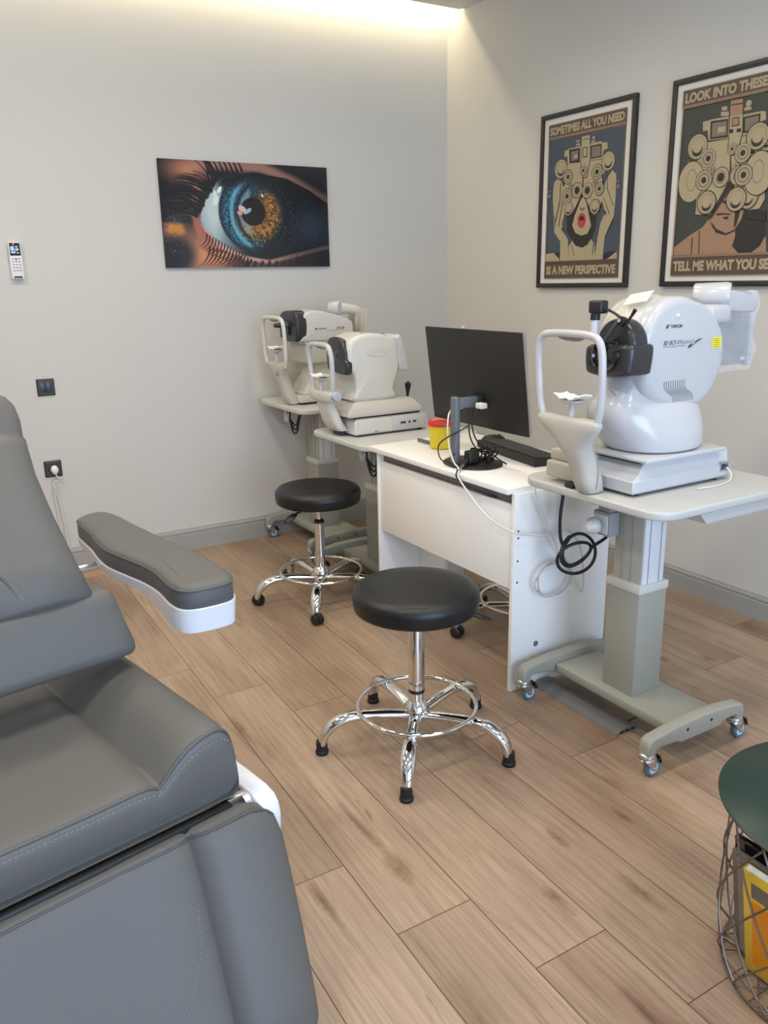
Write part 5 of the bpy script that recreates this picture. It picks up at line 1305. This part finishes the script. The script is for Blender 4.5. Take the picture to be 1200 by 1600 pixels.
# seat
prof = [(0, .425), (.06, .426), (.11, .427), (.135, .425), (.150, .418), (.157, .414), (.164, .420), (.18, .436), (.205, .461), (.235, .483), (.265, .496), (.295, .502), (.318, .499), (.334, .484), (.343, .455), (.350, .41), (.352, .37), (.347, .33), (.335, .312), (.25, .308), (0, .308)]
UM = -.06                     # the chair's middle in these coordinates
full = [(2*UM-a, b) for a, b in prof[::-1]][:-1]+prof
def seat_row(v, drop=0, k=1.0, wide=0.0):
    o = []
    for u, z in full:
        a = abs(u-UM)+UM
        if z > .40 and a < .335:
            # the bolster widens towards the back
            zz = z
            o.append((u, v, .31+(zz-.31)*k-drop))
        else: o.append((u, v, .31+(z-.31)*k-drop*(1 if z > .33 else 0)))
    return o
rows = [seat_row(v, d, k) for v, d, k in ((-.46, .0, .6), (-.45, 0, .9), (-.42, 0, .98), (-.30, 0, .99), (-.15, 0, 1.0), (0, 0, 1.0), (.12, 0, 1.0), (.20, 0, .995), (.240, 0, .985), (.258, 0, .965), (.268, 0, .935))]
rows += [seat_row(.275, 0, .88), seat_row(.280, 0, .70), seat_row(.279, 0, .45), seat_row(.272, 0, .2), seat_row(.262, 0, .04)]
m = MB().loft(rows); seat = part('seat_cushion', kx(m), leather, chair, angle=70)
line = [(u, .2695, .31+(z-.31)*.937+.0005) for u, z in full if z > .40]
line = [(2*UM-.347, .262, .36)]+line+[(.347, .262, .36)]
part('piping', kx(MB().tube(line, .0032, 8, sm=3)), pip, seat)
def stitches(pts, step=.011, ln=.006, r=.0011, par=None, name='stitching', mm=None):
    m = MB(); P = [Vector(p) for p in pts]; acc = 0
    for a, b in zip(P, P[1:]):
        L = (b-a).length; d = (b-a).normalized()
        while acc < L-ln:
            m.tube([a+d*acc, a+d*(acc+ln)], r, 5, sm=1); acc += step
        acc = max(0, acc-L)
    o_ = part(name, kx(m), mm or thread, par); o_['kind'] = 'stuff'; return o_
def dense(pts, n=8):
    o = []
    for (a, b) in zip(pts, pts[1:]):
        for k in range(n): o.append(tuple(Vector(a).lerp(Vector(b), k/n)))
    return o+[pts[-1]]
stitches([(u, .2805-.002*0, .31+(z-.31)*.84) for u, z in full if z > .40], par=seat)
# backrest
kk_ = .85; nrm = Vector((0, 1, kk_)).normalized(); ddir = Vector((0, -kk_, 1)).normalized()
def bp(u, z, n=0.0): # point on the backrest's front at height z, lifted by n; it tucks back below the lumbar cushion
    v = -.185-kk_*(z-.716) if z >= .70 else -.171-1.1*(.70-z)-.02
    return Vector((u, v, z))+nrm*n
rows = []
for z, w, th in ((.60, .20, .03), (.63, .24, .09), (.66, .253, .115), (.69, .255, .125), (.716, .254, .125), (.80, .243, .125), (.90, .233, .125), (1.0, .230, .120), (1.06, .237, .118), (1.085, .241, .116), (1.095, .242, .108), (1.105, .243, .116), (1.14, .251, .122), (1.175, .251, .12), (1.198, .240, .10), (1.212, .215, .075), (1.221, .17, .045), (1.224, .12, .02)):
    r_ = []
    n = 48
    for k in range(n):
        a = 2*PI*k/n; c, s_ = math.cos(a), math.sin(a)
        x = w*math.copysign(abs(c)**(2/3.6), c); y = th/2*math.copysign(abs(s_)**(2/3.0), s_)
        q = 0
        if y > 0 and z < 1.09: q = .016*max(0, 1-((abs(x)-.19)/.10)**2)
        r_.append(bp(x*(w-UM)/w+UM, z, y-.055+q))
    rows.append(r_)
bk = part('backrest', kx(MB().loft(rows)), leather, chair, angle=75)
pn_ = [bp(u, z, .0090+.016*max(0, 1-((abs(u-UM)+UM-.19)/.10)**2)) for u, z in ((.070, .730),  (.062, .75), (.046, .785), (.012, .818), (UM, .835), (2*UM-.012, .818), (2*UM-.046, .785), (2*UM-.062, .75))]
part('piping', kx(MB().tube(pn_, .0026, 8)), pip, bk)
stitches([Vector(p)+Vector((.006 if i < 5 else -.006, 0, .004)) for i, p in enumerate(pn_)], par=bk)
# lumbar cushion
rows = []
for z, v0, v1, w in ((.533, -.150, -.22, .300), (.540, -.137, -.235, .318), (.552, -.131, -.245, .324), (.57, -.133, -.25, .324), (.62, -.150, -.27, .313), (.67, -.166, -.285, .303), (.695, -.176, -.29, .297), (.705, -.186, -.285, .290), (.709, -.20, -.27, .280)):
    c = (v0+v1)/2; rows.append([(x, y, z) for x, y, _ in ring(UM, c, w-UM, abs(v0-v1)/2, 0, 9, 72)])
lc = part('lumbar_cushion', kx(MB().loft(rows)), leather, chair, angle=60)
# leg rest
kl = .45; ln_ = Vector((0, 1, kl)).normalized()
def lp_(u, z, n): p = Vector((u, .4505-kl*z, z)); return p+ln_*n
lprof = [(0, -.008), (.06, -.004), (.12, .0), (.165, .0), (.187, -.005), (.196, -.016), (.200, -.020), (.205, -.015), (.215, -.002), (.24, .010), (.28, .017), (.34, .018), (.38, .010), (.408, -.006), (.424, -.030), (.428, -.058), (.415, -.088), (.37, -.105), (0, -.108)]
lfull = [(2*UM-a, b) for a, b in lprof[::-1]][:-1]+lprof
rows = []
for z, off, k in ((.285, -.106, .99), (.298, -.095, 1.0), (.302, -.070, 1.0), (.304, -.045, 1.0), (.302, -.022, 1.0), (.293, -.006, 1.0), (.283, 0, 1.005), (.25, 0, 1.01), (.20, 0, 1.01), (.10, 0, .995), (.0, 0, .975), (-.10, 0, .95), (-.17, 0, .93), (-.19, -.01, .92), (-.203, -.03, .90), (-.208, -.06, .88)):
    r_ = []
    for u, n in lfull:
        dz = -.062*max(0, (abs(u-UM)+UM-.335)/.095)**2.2 if z > .22 else 0
        nn = (n if n > -.06 else n)
        if off: nn = min(n+off, -.0) if n > -.09 else n
        r_.append(lp_((u-UM)*k+UM, z+dz, max(nn, -.108)))
    rows.append(r_)
lr = part('leg_rest', kx(MB().loft(rows)), leather, chair, angle=70)
tl = [lp_(u, .287-.062*max(0, (abs(u-UM)+UM-.335)/.095)**2.2, n-.0015) for u, n in lfull if n > -.034]
part('piping', kx(MB().tube(tl, .003, 8, sm=3)), pip, lr)
ccv = [lp_(.175, .18, .0), lp_(.150, .08, .001), lp_(.10, .0, .0), (lp_(.04, -.06, -.003)), lp_(.0, -.075, -.006)]
stitches(dense(ccv), par=lr, step=.013)
# armrests
arm_out = [(.500, -.812), (.545, -.800), (.562, -.74), (.556, -.582), (.552, -.381), (.552, -.23), (.541, -.07), (.528, .010), (.500, .052), (.440, .052), (.388, .032), (.376, -.02), (.396, -.132), (.400, -.22), (.392, -.32), (.386, -.42), (.400, -.52), (.418, -.60), (.436, -.72), (.452, -.785)]
arm_out = smooth_outline(arm_out, 4)
def inset(o_, d):      # moves the outline inward along its normal, staying simple near the ends
    n = len(o_); area_ = sum(o_[i-1][0]*o_[i][1]-o_[i][0]*o_[i-1][1] for i in range(n)); sg = 1 if area_ > 0 else -1; r_ = []
    for i in range(n):
        t_ = (Vector(o_[(i+1) % n])-Vector(o_[i-1])).normalized()
        r_.append((o_[i][0]-t_.y*d*sg, o_[i][1]+t_.x*d*sg))
    return r_
for sd in (1, -1):
    AX = lambda x: x if sd > 0 else 2*UM-x
    mir = lambda rows_: [[(AX(x), y, z) for x, y, z in r] for r in rows_]
    ar = [[(x, y, z) for x, y in inset(arm_out, d)] for z, d in ((.740, .0), (.7445, .0025), (.7485, .007), (.7515, .014), (.753, .024), (.7537, .034))]
    top = part('armrest_pad', kx(MB().loft(mir(ar))), leather, chair, angle=60)
    ar = [[(x, y, z) for x, y in inset(arm_out, d)] for z, d in ((.742, .004), (.738, .002), (.732, -.001), (.71, -.002), (.688, -.001), (.68, .003))]
    sdp = part('armrest_side', kx(MB().loft(mir(ar))), leather2, top, angle=60)
    part('piping', kx(MB().tube([(AX(x), y, .739) for x, y in inset(arm_out, -.001)], .003, 8, closed=True, sm=1)), pip, top)
    zb = lambda y: .622+.036*min(1, max(0, (-.10-y)/.18))
    def zb(y):
        f_ = min(1, max(0, (-.08-y)/.20)); f_ = f_*f_*(3-2*f_); return .622+.034*f_
    ar = [[(x, y, .692) for x, y in inset(arm_out, -.0045)], [(x, y, .690) for x, y in inset(arm_out, -.006)], [(x, y, zb(y)+.006) for x, y in inset(arm_out, -.001)], [(x, y, zb(y)) for x, y in inset(arm_out, .010)]]
    part('armrest_shell', kx(MB().loft(mir(ar))), shellw, top, angle=40)
    part('armrest_bracket', kx(MB().cyl((AX(.46), -.60, .64), (AX(.20), -.60, .64), .013, seg=20)), steel, chair)
    # white housing below the seat edge
    hz = [(-.36, .17), (-.36, .298), (.20, .302), (.275, .300), (.308, .292), (.326, .274), (.333, .248), (.332, .20), (.30, .17)]
    hz = [(y, z) for y, z in hz]
    u0, u1 = sorted((AX(.376), AX(.432)))
    m = MB().prism(hz, 'x', u0, u1, .010, 3)
    part('side_housing', kx(m), shellw, chair, angle=50)
    a0, a1 = sorted((AX(.30), AX(.372)))
    m = MB().box(a0, a1, .255, .275, .262, .30, .003); m.cyl((AX(.30), .285, .262), (AX(.374), .285, .262), .020, seg=24)
    m.cyl((AX(.358), .27, .27), (AX(.374), .27, .27), .030, seg=28)
    part('hinge', kx(m), steel, chair)
part('pedestal', kx(MB().box(-.26, .14, -.32, .18, -.22, .31, .02)), shellw, chair)
part('seat_frame', kx(MB().box(-.45, .325, -.42, .292, .225, .300, .005)), blk, chair)
part('floor_base', kx(MB().box(-.36, .24, -.50, .20, -.28, -.20, .02)), shellw, chair)

# ================================================================ WIRE BASKET TABLE
BX, BY = -1.585, -3.683
t = thing('basket_table', 'round dark green table top on an open wire basket at lower right', 'side table', (BX, BY, 0))
part('table_top', MB().lathe([(0, .410), (.262, .410), (.266, .413), (.267, .417), (.264, .420), (.0, .420)], seg=96), green, t, angle=50)
prof = [(0, .222), (.012, .228), (.05, .238), (.12, .243), (.20, .243), (.28, .241), (.36, .238), (.405, .235)]
def rad(z): return float(np.interp(z, [p[0] for p in prof], [p[1] for p in prof]))
m = MB(); n = 14
for k in range(n):
    for sgn in (1, -1):
        a0 = 2*PI*k/n; pts = []
        for j in range(15):
            z = .006+.398*j/14; a = a0+sgn*(j/14)*2*PI*.19; r = rad(z)+(.0015*sgn); pts.append((r*math.cos(a), r*math.sin(a), z))
        m.tube(pts, .0024, 6, sm=2)
part('wire_lattice', m, wire_m, t)
for z in (.006, .404): part('wire_rim', MB().tube([(rad(z)*math.cos(a), rad(z)*math.sin(a), z) for a in np.linspace(0, 2*PI, 60, endpoint=False)], .0028, 8, closed=True, sm=1), wire_m, t)
m = MB()
for k in range(10):
    a = PI*k/10; q = (k % 5)*PI/5
    for s_ in (-1, 1):
        d = s_*.05*(1+k % 4)
        c, s2 = math.cos(q), math.sin(q); L = math.sqrt(max(0, .225**2-d*d)); m.tube([(c*L-s2*d, s2*L+c*d, .008), (-c*L-s2*d, -s2*L+c*d, .008)], .0018, 6, sm=1)
part('wire_floor', m, wire_m, t)
# printed matter inside the basket
def slab(name, label, cat, c, w, h, th, rz, lean, mats_, extra=None):
    t_ = thing(name, label, cat, c, rz)
    Rm = Matrix.Rotation(lean, 4, 'X')
    def put(g, mm, nm, pr=None):
        g.v = [tuple(Rm @ Vector(v)) for v in g.v]; return part(nm, g, mm, pr or t_)
    put(MB().box(-w/2, w/2, -th/2, th/2, 0, h, .001), mats_[0], 'cover')
    if extra: extra(put, w, h, th)
    return t_
def book_extra(put, w, h, th):
    put(MB().box(-w/2-.0005, w/2-.004, -th/2+.003, th/2-.003, .004, h+.0005), paper, 'pages')
    put(MB().box(-w/2+.022, w/2-.02, th/2, th/2+.0008, .03, h-.075), orange, 'cover_picture')
    put(MB().box(-w/2+.022, w/2-.02, th/2, th/2+.0008, h-.065, h-.025), brown, 'title_band')
def frame_extra(put, w, h, th):
    put(MB().box(-w/2+.012, w/2-.012, th/2, th/2+.0006, .012, h-.012), magg, 'cover_panel')
dirb = math.radians(-38)
slab('book', 'yellow and orange covered book standing inside the wire basket', 'book', (-1.722, -3.690, .012), .235, .285, .020, PI/2, -.19, (yelpap,), book_extra)
slab('folder', 'brown-grey folder standing in the wire basket beside the yellow book', 'folder', (-1.702, -3.652, .012), .245, .292, .010, PI/2, -.19, (brown,), frame_extra)
slab('tablet', 'glossy black flat case standing at the back of the wire basket', 'tablet', (-1.678, -3.655, .012), .27, .312, .012, PI/2, -.19, (lens_b,), None)
